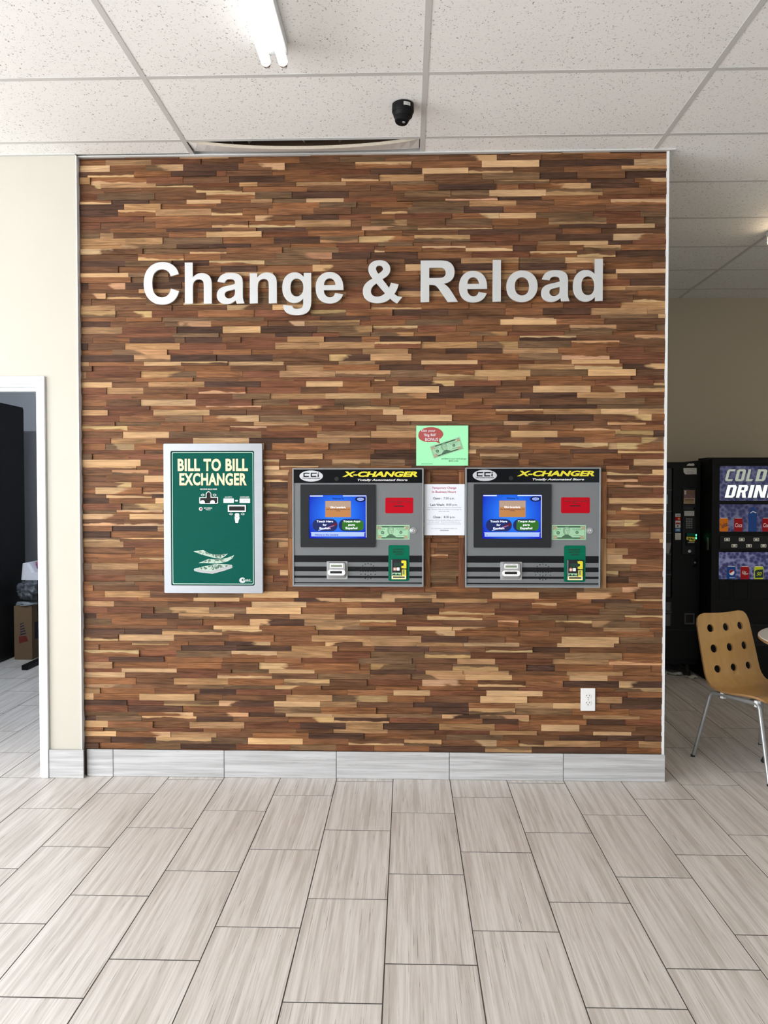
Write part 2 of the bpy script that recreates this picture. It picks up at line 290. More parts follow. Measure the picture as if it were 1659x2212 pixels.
# ------------------------------------------------------------------ mesh helpers
class MB:
    def __init__(s): s.v = []; s.f = []
    def box(s, x0, x1, y0, y1, z0, z1):
        i = len(s.v); s.v += [(x0,y0,z0),(x1,y0,z0),(x1,y1,z0),(x0,y1,z0),(x0,y0,z1),(x1,y0,z1),(x1,y1,z1),(x0,y1,z1)]
        s.f += [(i,i+3,i+2,i+1),(i+4,i+5,i+6,i+7),(i,i+1,i+5,i+4),(i+1,i+2,i+6,i+5),(i+2,i+3,i+7,i+6),(i+3,i,i+4,i+7)]; return s
    def prism(s, poly, y0, y1):            # polygon in x,z; front at y0, back at y1
        n = len(poly); i = len(s.v)
        s.v += [(x, y0, z) for x, z in poly]+[(x, y1, z) for x, z in poly]
        s.f += [tuple(range(i, i+n)), tuple(range(i+2*n-1, i+n-1, -1))]
        s.f += [(i+k, i+n+k, i+n+(k+1) % n, i+(k+1) % n) for k in range(n)]; return s
    def prism_z(s, poly, z0, z1):
        n = len(poly); i = len(s.v)
        s.v += [(x, y, z0) for x, y in poly]+[(x, y, z1) for x, y in poly]
        s.f += [tuple(range(i+n-1, i-1, -1)), tuple(range(i+n, i+2*n))]
        s.f += [(i+k, i+(k+1) % n, i+n+(k+1) % n, i+n+k) for k in range(n)]; return s
    def ring(s, outer, inner, y0, y1):      # frame between two polygons of equal count
        n = len(outer); i = len(s.v)
        s.v += [(x,y0,z) for x,z in outer]+[(x,y0,z) for x,z in inner]+[(x,y1,z) for x,z in outer]+[(x,y1,z) for x,z in inner]
        for k in range(n):
            l = (k+1) % n
            s.f += [(i+k,i+l,i+n+l,i+n+k),(i+k,i+2*n+k,i+2*n+l,i+l),(i+n+k,i+n+l,i+3*n+l,i+3*n+k),(i+2*n+k,i+3*n+k,i+3*n+l,i+2*n+l)]
        return s
    def lathe(s, prof, c=(0,0,0), n=28, axis='z', caps=True):
        i = len(s.v)
        for r, h in prof:
            for k in range(n):
                a = 2*math.pi*k/n; p = (r*math.cos(a), r*math.sin(a), h)
                if axis == 'y': p = (p[0], p[2], p[1])
                if axis == 'x': p = (p[2], p[0], p[1])
                s.v.append((p[0]+c[0], p[1]+c[1], p[2]+c[2]))
        m = len(prof)
        for j in range(m-1):
            for k in range(n):
                l = (k+1) % n; s.f.append((i+j*n+k, i+j*n+l, i+(j+1)*n+l, i+(j+1)*n+k))
        if caps: s.f += [tuple(range(i+n-1, i-1, -1)), tuple(range(i+(m-1)*n, i+m*n))]
        return s
    def tube(s, pts, r, n=12):
        pts = [Vector(p) for p in pts]; i = len(s.v); up = Vector((0, 0, 1)); prev = None
        for k, p in enumerate(pts):
            d = (pts[min(k+1, len(pts)-1)]-pts[max(k-1, 0)]).normalized()
            a = d.cross(up if abs(d.z) < 0.95 else Vector((1, 0, 0))).normalized() if prev is None else (prev-d*prev.dot(d)).normalized()
            prev = a; b = d.cross(a)
            for q in range(n):
                t = 2*math.pi*q/n; s.v.append(tuple(p+r*(math.cos(t)*a+math.sin(t)*b)))
        for k in range(len(pts)-1):
            for q in range(n):
                l = (q+1) % n; s.f.append((i+k*n+q, i+k*n+l, i+(k+1)*n+l, i+(k+1)*n+q))
        s.f += [tuple(range(i+n-1, i-1, -1)), tuple(range(i+(len(pts)-1)*n, i+len(pts)*n))]; return s
    def build(s, name, mat, parent=None, smooth=False, bevel=0, seg=2):
        me = bpy.data.meshes.new(name); me.from_pydata(s.v, [], s.f)
        b = bmesh.new(); b.from_mesh(me); bmesh.ops.recalc_face_normals(b, faces=b.faces); b.to_mesh(me); b.free()
        return link(name, me, mat, parent, smooth, bevel, seg)
def link(name, me, mat, parent=None, smooth=False, bevel=0, seg=2, crease=True):
    if isinstance(mat, str): mat = M[mat]
    if len(me.materials) == 0: me.materials.append(mat)
    o = bpy.data.objects.new(name, me); col.objects.link(o); o.parent = parent
    if smooth:
        me.shade_smooth()
        try: crease and me.set_sharp_from_angle(angle=R(40))
        except Exception: pass
    if bevel:
        md = o.modifiers.new('bevel', 'BEVEL'); md.width = bevel; md.segments = seg; md.limit_method = 'ANGLE'; md.angle_limit = R(40)
    return o
def tag(o, label, cat=None, group=None, kind=None):
    o['label'] = label
    if cat: o['category'] = cat
    if group: o['group'] = group
    if kind: o['kind'] = kind
    return o
def struct(o, label=None):
    o['kind'] = 'structure'
    if label: o['label'] = label
    return o
def empty(name, loc, label, cat, group=None, rz=0.0):
    o = bpy.data.objects.new(name, None); col.objects.link(o); o.location = loc; o.rotation_euler = (0, 0, rz)
    o.empty_display_size = 0.1
    return tag(o, label, cat, group)
def box(name, x0, x1, y0, y1, z0, z1, mat, parent=None, bevel=0):
    return MB().box(x0, x1, y0, y1, z0, z1).build(name, mat, parent, bevel=bevel)
def rrect(x0, x1, z0, z1, r, n=5):
    out = []
    for cx, cz, a0 in ((x1-r, z1-r, 0), (x0+r, z1-r, 90), (x0+r, z0+r, 180), (x1-r, z0+r, 270)):
        for k in range(n+1):
            a = R(a0+90*k/n); out.append((cx+r*math.cos(a), cz+r*math.sin(a)))
    return out
def oval(cx, cz, rx, rz, n=28):
    return [(cx+rx*math.cos(2*math.pi*k/n), cz+rz*math.sin(2*math.pi*k/n)) for k in range(n)]
def curve_mesh(cu):
    o = bpy.data.objects.new('tmp', cu); col.objects.link(o)
    dg = bpy.context.evaluated_depsgraph_get(); dg.update()
    me = bpy.data.meshes.new_from_object(o.evaluated_get(dg)); bpy.data.objects.remove(o); bpy.data.curves.remove(cu)
    return me
def text(name, body, x0, x1, z0, z1, y, mat, parent, bold=0.0, shear=0.0, rot=0.0, res=3, spacing=1.0, lift=0.0):
    """flat lettering fitted into the box x0..x1, z0..z1 on the plane y, facing -y"""
    cu = bpy.data.curves.new('text', 'FONT'); cu.body = body; cu.size = 1; cu.resolution_u = res
    cu.offset = bold; cu.shear = shear; cu.fill_mode = 'FRONT'; cu.space_character = spacing; cu.align_x = 'CENTER'
    me = curve_mesh(cu); me.name = name
    if len(me.vertices) == 0: return None
    xs = [v.co.x for v in me.vertices]; ys = [v.co.y for v in me.vertices]
    ax, bx, ay, by = min(xs), max(xs), min(ys), max(ys)
    cx, cz = (x0+x1)/2, (z0+z1)/2; c, s_ = math.cos(rot), math.sin(rot)
    for v in me.vertices:
        u = (v.co.x-(ax+bx)/2)/(bx-ax)*(x1-x0); w = (v.co.y-(ay+by)/2)/max(by-ay, 1e-6)*(z1-z0)
        v.co = (cx+u*c-w*s_, y, cz+u*s_+w*c)
    me.materials.clear()
    return link(name, me, mat, parent)

# ================================================================== THE ROOM
ZC = 3.3398          # underside of the ceiling grid
BX0, BX1 = -1.69, 1.446   # the wood clad block
def gco_attr(me, pts):
    a = me.attributes.new('gco', 'FLOAT_VECTOR', 'POINT'); a.data.foreach_set('vector', [c for p in pts for c in p])

# ---- floor: grout bed with one tile object per porcelain tile
floor = struct(box('floor', -7.2, 5.4, -8.2, 4.6, -0.10, -0.0011, 'grout'), 'grey porcelain plank tile floor laid in third-offset rows')
TW, TL, GAP = 0.3048, 0.6096, 0.0022
def tile_mesh(w, l, seed, h=0.008):
    me = bpy.data.meshes.new('tile'); mb = MB().box(-w/2, w/2, -l/2, l/2, -h, 0)
    me.from_pydata(mb.v, [], mb.f)
    rs = random.Random(seed); ox, oy = rs.uniform(0, 40), rs.uniform(0, 40)
    gco_attr(me, [(v[1]+oy, v[0]+ox, seed*3.7) for v in mb.v]); me.materials.append(M['floor_tile']); return me
variants = [tile_mesh(TW-2*GAP, TL-2*GAP-0.0025, k) for k in range(14)]
rest_v, rest_f, rest_g = [], [], []
rs = random.Random(5)
for k in range(-23, 18):
    x = (k+0.5)*TW
    off = {0: 0.0, 1: 1/3, 2: -1/3}[k % 3]
    for i in range(-8, 14):
        y = -0.4534+(off-i+0.5)*TL+TL*0.0
        if not (-7.1 < x < 5.4 and -8.0 < y < 4.4): continue
        if BX0-0.05 < x-TW/2 and x+TW/2 < BX1+0.02 and y-TL/2 > 0.05: continue
        var = rs.randrange(14)
        if -2.35 < y < 3.35 and -3.9 < x < 3.7:
            o = bpy.data.objects.new('tile', variants[var]); col.objects.link(o); o.parent = floor
            o.location = (x, y, rs.uniform(-0.0004, 0.0004))
        else:
            n = len(rest_v); me = variants[var]
            rest_v += [(v.co.x+x, v.co.y+y, v.co.z) for v in me.vertices]
            rest_f += [tuple(n+q for q in p.vertices) for p in me.polygons]
            rest_g += [tuple(d.vector) for d in me.attributes['gco'].data]
me = bpy.data.meshes.new('distant_tiles'); me.from_pydata(rest_v, [], rest_f); gco_attr(me, rest_g)
link('distant_tiles', me, 'floor_tile', floor)['kind'] = 'stuff'

# ---- ceiling: deck, tee grid and lay-in tiles
ceiling = struct(box('ceiling', -7.2, 5.4, -8.2, 4.6, 3.80, 3.90, 'roofdeck'), 'suspended ceiling of speckled white lay-in tiles')
CX0, CY0, CW, CL = 0.1509, -0.1856, 1.2192, 0.6096
def ceil_mesh(x0, x1, y0, y1, seed):
    me = bpy.data.meshes.new('ceiling_tile'); mb = MB().box(x0, x1, y0, y1, 0, 0.016)
    me.from_pydata(mb.v, [], mb.f); rr = random.Random(seed); a, b = rr.uniform(0, 30), rr.uniform(0, 30)
    gco_attr(me, [(v[0]+a, v[1]+b, v[2]) for v in mb.v]); me.materials.append(M['ceil_tile']); return me
cvar = [ceil_mesh(0, CW, 0, CL, k) for k in range(8)]
cross = MB().box(0.012, CW-0.012, -0.012, 0.012, 0, 0.0015).box(0.012, CW-0.012, -0.0015, 0.0015, 0.0015, 0.035)
cross_me = bpy.data.meshes.new('cross_tee'); cross_me.from_pydata(cross.v, [], cross.f); cross_me.materials.append(M['grid_white'])
for i in range(-6, 5):
    x = CX0+i*CW
    segs = [(-8.0, 4.5)]
    if BX0-0.1 < x < BX1+0.1: segs = [(-8.0, -0.022)]
    if x < BX0-0.1: segs = [(-8.0, -0.032)]
    if -7.2 < x < 5.3:
        for y0, y1 in segs:
            MB().box(x-0.012, x+0.012, y0, y1, ZC-0.0004, ZC+0.0015).box(x-0.0015, x+0.0015, y0, y1, ZC+0.0015, ZC+0.04).build('main_tee', 'grid_white', ceiling)
    for j in range(-13, 8):
        y = CY0+j*CL
        xr = x+CW
        if x < -5.1: xs0 = -5.0
        else: xs0 = x
        # cross tee at y
        inblock = (y > -0.03 and x < BX1-0.3)
        if -8 < y < 4.4 and not inblock and x > -7.2 and xr < 5.35:
            o = bpy.data.objects.new('cross_tee', cross_me); col.objects.link(o); o.parent = ceiling; o.location = (x, y, ZC)
        # tile between y and y+CL
        ya, yb = y, y+CL
        if ya < -8 or yb > 4.5 or x < -7.2 or xr > 5.35: continue
        if inblock: continue
        if ya < -0.03 < yb and x < BX1-0.3:             # cut row against the block wall
            if i == -1: continue                         # the sagging board is built below
            back = -0.02 if x > BX0 else -0.035
            if i == 0 or x > BX0:
                link('ceiling_tile', ceil_mesh(x, xr, ya, back, 40+i), 'ceil_tile', ceiling).location = (0, 0, ZC+0.0016)
            else:
                link('ceiling_tile', ceil_mesh(x, xr, ya, back, 40+i), 'ceil_tile', ceiling).location = (0, 0, ZC+0.0016)
            continue
        if ya < -0.03 < yb and i == 1:                   # cut round the block corner
            pass
        o = bpy.data.objects.new('ceiling_tile', cvar[(i*5+j*3) % 8]); col.objects.link(o); o.parent = ceiling
        o.location = (x, y, ZC+0.0016)
# the sagging cut board over the sign wall
mb = MB(); n = 24; xa, xb = CX0-CW+0.016, CX0-0.016
for k in range(n+1):
    u = k/n; x = xa+(xb-xa)*u; sag = 0.046*(4*u*(1-u))**0.75
    zf = ZC+0.004-sag; zb = ZC+0.012-0.2*sag
    mb.v += [(x, CY0+0.018, zf), (x, CY0+0.018, zf+0.016), (x, -0.035, zb+0.016), (x, -0.035, zb)]
for k in range(n):
    a, b = 4*k, 4*k+4
    for q in range(4): mb.f.append((a+q, a+(q+1) % 4, b+(q+1) % 4, b+q))
mb.f += [(0, 1, 2, 3), (4*n+3, 4*n+2, 4*n+1, 4*n)]
sag = mb.build('sagging_tile', 'tile_back', ceiling); sag.data.materials.append(M['tile_edge']); sag['label'] = 'loose cut ceiling tile bowing down out of its grid'
for p in sag.data.polygons:
    if p.normal.y < -0.7: p.material_index = 1
# insulation batts lying in the void above it
rr = random.Random(3)
for bx_, w in ((-0.62, 0.30), (-0.12, 0.34), (-0.95, 0.2)):
    mb = MB(); nx, ny = 14, 6
    for a in range(nx+1):
        for b in range(ny+1):
            mb.v.append((bx_+w*(a/nx-0.5), 0.0-0.16*b/ny, 3.40+0.11*math.sin(math.pi*a/nx)*(0.6+0.4*rr.random())+0.05*b/ny*rr.random()))
    for a in range(nx):
        for b in range(ny): i = a*(ny+1)+b; mb.f.append((i, i+1, i+ny+2, i+ny+1))
    mb.build('insulation_batt', 'insul', ceiling, smooth=True)

# ---- walls
wf = struct(box('wall_front', BX0-0.0, BX1-0.012, 0.012, 0.14, 0, 3.42, 'plaster'), 'feature wall clad in staggered strips of reclaimed brown and blond wood')
struct(box('wall_return', BX1-0.12, BX1-0.002, 0.14, 3.18, 0, 3.80, 'cream'), 'side of the block behind the feature wall')
DX1, DX0, DZ = -1.906, -2.86, 2.126            # doorway
wl = MB().box(DX1, BX0, -0.032, 0.11, 0, 3.345).box(-7.0, DX0, -0.032, 0.11, 0, 3.345).box(DX0, DX1, -0.032, 0.11, DZ, 3.345)
struct(wl.build('wall_left', 'cream'), 'cream painted wall with the white framed doorway')
struct(box('wall_back', BX1-0.12, 5.2, 3.18, 3.30, 0, 3.80, 'tan'), 'cream back wall behind the vending machines, warm shade put into its colour')
struct(box('wall_right', 5.2, 5.32, -8.2, 3.30, 0, 3.80, 'cream'), 'cream wall on the far right')
struct(box('wall_storage_back', -5.0, BX0, 4.10, 4.2, 0, 3.80, 'greywall'), 'grey back wall of the storage room')
struct(box('wall_storage_left', -5.1, -5.0, 0.11, 4.2, 0, 3.80, 'greywall'), 'grey left wall of the storage room')
struct(box('wall_storage_right', BX0-0.10, BX0, 0.11, 4.10, 0, 3.80, 'greywall'), 'grey side wall of the storage room')
struct(box('ceiling_storage', -5.0, BX0-0.1, 0.11, 4.10, 2.75, 2.80, 'greywall'), 'grey ceiling of the storage room')
# left side wall with its window, rear wall with the storefront
ws = MB().box(-7.2, -7.0, -8.2, -6.9, 0, 3.8).box(-7.2, -7.0, -2.1, 4.2, 0, 3.8).box(-7.2, -7.0, -6.9, -2.1, 0, 0.4).box(-7.2, -7.0, -6.9, -2.1, 2.9, 3.8)
struct(ws.build('wall_side', 'cream'), 'cream side wall with a wide window')
wr = MB().box(-7.2, -6.7, -8.2, -8.0, 0, 3.8).box(-3.9, 2.6, -8.2, -8.0, 0, 3.8).box(5.2, 5.4, -8.2, -8.0, 0, 3.8).box(-6.7, -3.9, -8.2, -8.0, 0, 0.27).box(-6.7, -3.9, -8.2, -8.0, 2.97, 3.8).box(2.6, 5.2, -8.2, -8.0, 0, 0.27).box(2.6, 5.2, -8.2, -8.0, 2.97, 3.8)
struct(wr.build('wall_rear', 'cream'), 'storefront wall behind the camera')
mb = MB().box(-7.06, -7.01, -6.9, -2.1, 0.4, 0.46).box(-7.06, -7.01, -6.9, -2.1, 2.84, 2.9)
for q in range(4): mb.box(-7.06, -7.01, -6.9+q*1.58, -6.84+q*1.58, 0.46, 2.84)
struct(mb.build('window_1', 'white_paint'), 'side window frame')
for nm, xa, xb, n in (('window_2', -6.7, -3.9, 2), ('window_3', 2.6, 5.2, 2)):
    mb = MB().box(xa, xb, -8.0, -7.95, 0.27, 0.33).box(xa, xb, -8.0, -7.95, 2.91, 2.97)
    for q in range(n+1): mb.box(xa+q*(xb-xa-0.06)/n, xa+0.06+q*(xb-xa-0.06)/n, -8.0, -7.95, 0.33, 2.91)
    struct(mb.build(nm, 'white_paint'), 'storefront window frame')

# ---- wood cladding
ROWZ = [float(t) for t in '3.3350 3.3263 3.2968 3.2616 3.2321 3.1969 3.1754 3.1459 3.1107 3.0892 3.0597 3.0245 2.9950 2.9598 2.9383 2.9088 2.8736 2.8521 2.8226 2.7874 2.7579 2.7227 2.7012 2.6717 2.6365 2.6150 2.5855 2.5503 2.5208 2.4856 2.4641 2.4346 2.3994 2.3779 2.3484 2.3132 2.2837 2.2485 2.2270 2.1975 2.1623 2.1408 2.1113 2.0761 2.0466 2.0114 1.9899 1.9604 1.9252 1.9037 1.8742 1.8390 1.8095 1.7743 1.7528 1.7233 1.6881 1.6666 1.6371 1.6019 1.5724 1.5372 1.5157 1.4862 1.4510 1.4295 1.4000 1.3648 1.3353 1.3001 1.2786 1.2491 1.2139 1.1924 1.1629 1.1277 1.0982 1.0630 1.0415 1.0120 0.9768 0.9553 0.9258 0.8906 0.8611 0.8259 0.8044 0.7749 0.7397 0.7182 0.6887 0.6535 0.6240 0.5888 0.5673 0.5378 0.5026 0.4811 0.4516 0.4164 0.3869 0.3517 0.3302 0.3007 0.2655 0.2440 0.2145 0.1793 0.1498 0.1465'.split()]
ROWS = '-1437d -1146m -880t -657m -441o -168m 77m 396m 617m 886mb 1139t 1436d|-1543o -1295t -1028r -796m -498o -286m -43g 243m 546mr 779m 997m 1295o 1436o|-1519w -1324o -1122tr -825d -577mr -202m 96ou 467o 769w 967d 1265d 1436w|-1638d -1387mb -1187o -945d -890r -646m -446o -121r 151d 397w 633mb 900m 1198o 1436tu|-1625t -1321ob -1125r -876m -577d -276o -78mb 163t 469m 771g 968d 1217m 1436d|-1568mr -1269t -1068mb -821r -723t -520m -252t -19o 224g 528m 824gu 1021o 1269d 1436wr|-1552m -1349m -1053m -806mb -460o -121m -5m 239o 540d 661o 748r 1040wr 1290d 1436o|-1588r -1277g -1000m -737ou -540g -239d 59m 304g 507g 807w 1103tb 1353m 1436o|-1511wb -1310d -1106m -922w -762o -644t -464g -264w 19r 275m 551mb 783d 1078o 1436r|-1441d -1244t -946o -644m -394o -197g -121m 101o 401g 650t 849m 1143o 1436wu|-1476d -1272ou -972t -804mb -669o -424o -225m -62m 75mb 374g 583d 821o 1118m 1436m|-1338r -1040o -738o -488ml -290d -121r 11o 307r 559or 755w 1054g 1300r 1436g|-1573r -1273m -970o -774mb -523ob -226t -121m 73gr 274m 521g 662o 819o 1123gb 1319r 1436g|-1520m -1216o -918d -733m -468d -168m 129tl 525mb 875m 1176d 1376w 1436m|-1576g -1501t -1201m -1000o -702w -454r -154o 47o 345m 892d 1095o 1436m|-1436t -1235t -914g -638o -390d -188gb 111wl 407tu 662r 859m 1157d 1436wl|-1459t -1161gl -986d -764d -550m -304o -81r 103g 306m 543m 760r 932t 1133w 1259d 1436r|-1344ml -1091g -892mb -593o -292g -102r -45mb 151o 383ou 632wb 756d 1002o 1201tu 1436o|-1369m -1121ob -923o -626m -326gr -121d 128d 418o 720r 971ou 1171mb 1436d|-1439d -1188g -987d -689wu -388g -140m 59m 359d 663t 907g 1106w 1436m|-1478m -1319o -1128m -920m -730d -430o -126ml 64m 310w 522d 663o 916d 1052o 1118ou 1365o 1436m|-1422w -1204g -900o -640w -387r -115r 133o 367o 682tu 968t 1173d 1436w|-1409o -1205g -924d -640r -380t -91m 139o 400d 706t 877o 1104o 1183t 1436m|-1642d -1440or -1136d -909o -681t -442g -267t -58m 144o 371m 663t 873m 1099ou 1249r 1436d|-1367m -1146t -915g -560o -284o 23r 296d 588o 926t 1062g 1226t 1436gu|-1545or -1329mb -1048m -751o -503g -252t 24r 298t 530o 819r 955t 1105g 1287m 1436o|-1625m -1327m -1127g -887mb -570g -276t -122o 188o 407o 632g 849o 1102m 1264m 1436mb|-1495t -1189m -892m -647ml -441w -122r 151ob 400o 598o 731o 899o 1199r 1436t|-1493tu -1297mr -1046r -745o -443r -252tu -5o 291d 594m 791o 1042d 1341t 1436t|-1439o -1244o -992g -693g -388r -124d 143r 393m 638m 850mb 1095r 1397g 1436w|-1525d -1229m -978tr -673o -475mr -178gu -122r 66o 367g 565o 864w 1115o 1436m|-1458t -1163r -914d -710w -408d -112gr 130mu 334r 632o 931m 1181tu 1382m 1436g|-1486m -1186r -935g -633m -436d -290r -122g 109gr 407o 606gr 907r 1156g 1436o|-1618m -1418o -1172d -1119g -917d -818m -566r -370t -169d -72o 225d 474o 671o 970du 1273m 1436tu|-1647d -1446m -1148t -895r -633r -396t -100t 147ru 445t 664gr 942g 1195ou 1436m|-1511o -1215tr -967r -762o -465o -164m 79t 280m 578d 875t 1128o 1326r 1436m|-1395d -1197tu -950d -645d -346m -122dl 97t 391m 665o 892g 1144wb 1436r|-1641t -1342o -1141w -888mu -588w -293m -98t 149m 448w 747r 945m 1196w 1436r|-1624m -1424r -1124o -874o -576m -375t -74o 164d 467r 665o 959t 1212wb 1436dr|-1658t -1362r -1059tl -809o -610r -310t -15tu 230g 429ob 729w 1032g 1282w 1436m|-1385m -1077o -833m -533o -102r -43mb 206m 503t 705t 1002o 1255o 1436r|-1518w -1319m -1015t -713d -467r -270w -122o 28o 325dr 571r 773m 1070o 1375r 1436mb|-1548r -1346t -1046m -792rb -496r -296m -103o -3o 244w 541d 742m 1046w 1295wr 1436tb|-1412r -1112o -863r -661g -363t -65w 178gr 375d 677m 976d 1228t 1436r|-1548o -1363m -1062w -758r -557g -315r -122g -20o 278o 472o 727o 1026m 1331g 1436m|-1560m -1313r -1008o -707ou -510o -265ml 35tb 332o 527r 779d 1080d 1436g|-1541t -1293r -988w -788m -493m -246o -55o 52w 249r 546o 796ou 1095t 1300w 1436t|-1477r -1228o -1025g -721wr -424g -122m 17m 313w 610o 862d 1062d 1367mr 1436o|-1503m -1253g -950o -748m -453t -205o -7m 90m 290g 586g 836tl 1137m 1340wb 1436r|-1434wu -1129o -880o -681ru -383o -91r 123t 290mb 586r 666m 956o 1205mb 1436o|-1463m -1210w -909g -707g -409r -122gb 123t 401r 624m 874w 1179o 1380tu 1436d|-1528r -1280t -1079r -775w -477d -232t -122m -34m 123m 404r 556o 806m 1011d 1311o 1436tl|-1558o -1400tr -1237o -980r -693w -650d -347o -122m 91r 406r 686tu 886o 1138wu 1186w 1436wl|-1344r -1237m -1019o -819o -590o -294m -100o 123d 442w 743m 942o 1191d 1436wb|-1629g -1430o -1237r -1018m -780r -575r -378t -122o 164d 461m 667tu 957m 1209o 1436r|-1364w -1235m -940o -612ou -328m -122tu 63g 272d 475o 667m 724o 945m 1117o 1276r 1436w|-1388mu -1235o -970g -694d -612w -402ou -188g 98o 383d 643m 930m 1129m 1251o 1436m|-1520m -1321tu -1235r -959r -694r -561w -224o 103m 345o 600r 864r 1129g 1372mb 1436w|-1553m -1349o -1235w -974w -694m -559mb -386d -198m 22w 212o 419r 660m 901g 1130r 1297mb 1436r|-1416mr -1236o -972o -694m -660m -559d -357m -114r 92d 270m 483m 696m 908m 1130r 1224o 1436mb|-1611o -1358wl -1236ob -956g -694ou -559m -336r -105m 145mb 397o 630w 913m 1130g 1377m 1436r|-1553m -1304wb -1236d -1043m -897m -694o -559m -322m -48r 164m 400o 619d 876d 1160m 1436r|-1539d -1285o -1236w -1009t -783o -618o -440m -223o -45r 131m 351m 574o 742m 912m 1146m 1436w|-1472r -1237tr -969o -694o -559tu -342m -78o 185g 452o 718t 922m 1131r 1210m 1436mb|-1499g -1247wu -986m -680r -564tb -357r -151m 25m 263m 478m 697m 934r 1131m 1186t 1436o|-1428wl -1237w -928m -695m -610r -564m -304t -87mb 154o 447m 675ou 924r 1126o 1310o 1436m|-1456mb -1237mb -978g -695m -567m -350m -160r 42o 266mb 487m 688r 937m 1127r 1229w 1436ml|-1523o -1276d -1237t -989r -695g -567o -303m -3r 305r 642ou 898r 1155r 1362o 1436r|-1533d -1238o -1036o -867m -695r -567m -291mb -44o 208o 488m 708m 932r 1127mb 1362g 1436t|-1479tb -1238mu -942o -695o -567tu -255m -36m 258r 559m 828g 1127o 1167o 1414r 1436w|-1461t -1238r -968t -695ou -623m -567t -319o -54m 237o 531m 838o 1127m 1181o 1436r|-1397m -1238o -1065m -876m -695m -567m -350r -65g 222o 482m 711d 919m 1127o 1248t 1436r|-1417o -1239o -1002o -696m -586o -397o -221m -50m 132w 294ou 502m 722g 924m 1128g 1221w 1436r|-1604o -1375o -1161ou -950r -788r -621t -395r -205d 7m 202o 387m 597o 765r 923g 1128g 1295w 1436m|-1635g -1380t -1239o -951o -696o -568o -318o -115m 152m 427m 625g 869m 1130m 1262g 1436o|-1454m -1248m -1006m -696r -611m -567w -324m -93t 148m 410g 654t 907m 1128o 1198tu 1436m|-1452r -1239g -971r -696o -647o -568r -311m 14m 338g 638m 864r 1131t 1253d 1436m|-1642o -1401g -1240o -955m -696g -595m -386r -177m -4r 197o 371m 562m 737r 923g 1133m 1302o 1436w|-1629o -1377m -1240r -1059w -893m -696r -575o -329m -123r 167r 464o 712m 1018g 1221t 1436ml|-1564o -1316t -1061m -810g -510w -264r -66m 232tb 530m 779w 980m 1285wl 1436m|-1385r -1084o -832w -535o -286dr 9w 208g 504t 755r 1058o 1261d 1436ou|-1517t -1221m -965m -769r -469w -171o 76r 272m 570m 741m 874ou 1125o 1332g 1436o|-1551r -1300r -996tr -794g -497w -250o 50t 246d 544ob 793r 1096r 1299g 1436m|-1615d -1368o -1163d -859tu -561m -315t -123m 180m 478wb 725o 929g 1236g 1436ou|-1532g -1226o -1032m -778o -480dl -180t 16ou 263r 559m 670ou 867o 1061mu 1316gl 1436m|-1477o -1173m -973r -723w -422o -128tl 73m 315w 621ol 919m 1121m 1366t 1436o|-1459d -1254d -926tb -709mu -405o -208m 83r 332mr 670o 837o 1135o 1390o 1436m|-1494mb -1191w -889m -644o -441o -123t 151t 399d 599m 901o 1204w 1436g|-1418o -1215gb -1110o -914o -664dr -366o -169ml 126t 375t 676w 877o 1179w 1436m|-1602m -1350o -1150o -849d -549d -301t -101o 193d 495m 746mb 945d 1246o 1436m|-1380ou -1177r -877g -628wu -328t -123r 166g 416tb 716r 918m 1221t 1436o|-1547r -1245d -926o -696o -496o -188r 100g 344m 546t 851r 1153t 1436wb|-1527t -1228o -931o -730m -479wl -182o -124o 122gl 317m 565tb 713o 866d 1174o 1373o 1436o|-1479r -1175w -878r -673g -425w -124o 174d 373t 622t 928m 1226t 1436o|-1459w -1158m -956r -657wb -409m -124g 94m 388tr 638w 941o 1146w 1436o|-1398o -1193m -895t -590o -343tu -142m 156r 455wl 710mb 908o 1208d 1436dl|-1420tl -1119m -917g -640g -390wl -95m 131o 433o 671m 940r 1184o 1436tr|-1597t -1298o -1051o -850d -550r -246o 1o 198w 499r 802w 1007o 1253r 1436o|-1632w -1380o -1078w -928m -579m -330t -30tr 171o 467m 719w 1005o 1085m 1225t 1436d|-1450d -1246r -946gb -645dl -395w -196t 108m 405d 650o 856t 1005w 1083m 1159o 1436d|-1444r -1145d -840o -642r -391g -92o 211o 407d 656tu 960g 1263o 1436o|-1387g -1086or -784mr -583d -331w -34t 263g 467dl 729tr 1017o 1320t 1436o|-1621d -1370g -1069mu -869d -568m -320or -22db 182r 481o 672d 729ou 1035o 1238d 1436r|-1555w -1308o -1106m -806t -504r -256d -54t 247d 546t 672r 794o 998w 1297m 1436m|-1580o -1331g -1032r -826o -527m -326m -30t 223m 518r 772t 1072o 1275w 1436m|-1511w -1212or -962t -762m -457o -160d 90o 285m 592g 892m 1144d 1344d 1436d|-1541m -1292d -989tu -789g -490w -242o 59mb 261tu 557mr 673o 811mb 1111t 1314o 1436t|-1605d -1357o -1157g -856d -557r -307g -106r 194o 494d 744tb 1248d 1436o|-1460o -1148o -896r -648m -379m -81o 149m 401m 650o 895g 1185g 1436d'.split('|')
TONE = {'w': (0.50, 0.310, 0.160), 't': (0.335, 0.188, 0.090), 'o': (0.200, 0.087, 0.038), 'm': (0.136, 0.064, 0.032), 'r': (0.150, 0.059, 0.030), 'g': (0.155, 0.088, 0.046), 'd': (0.078, 0.039, 0.025)}
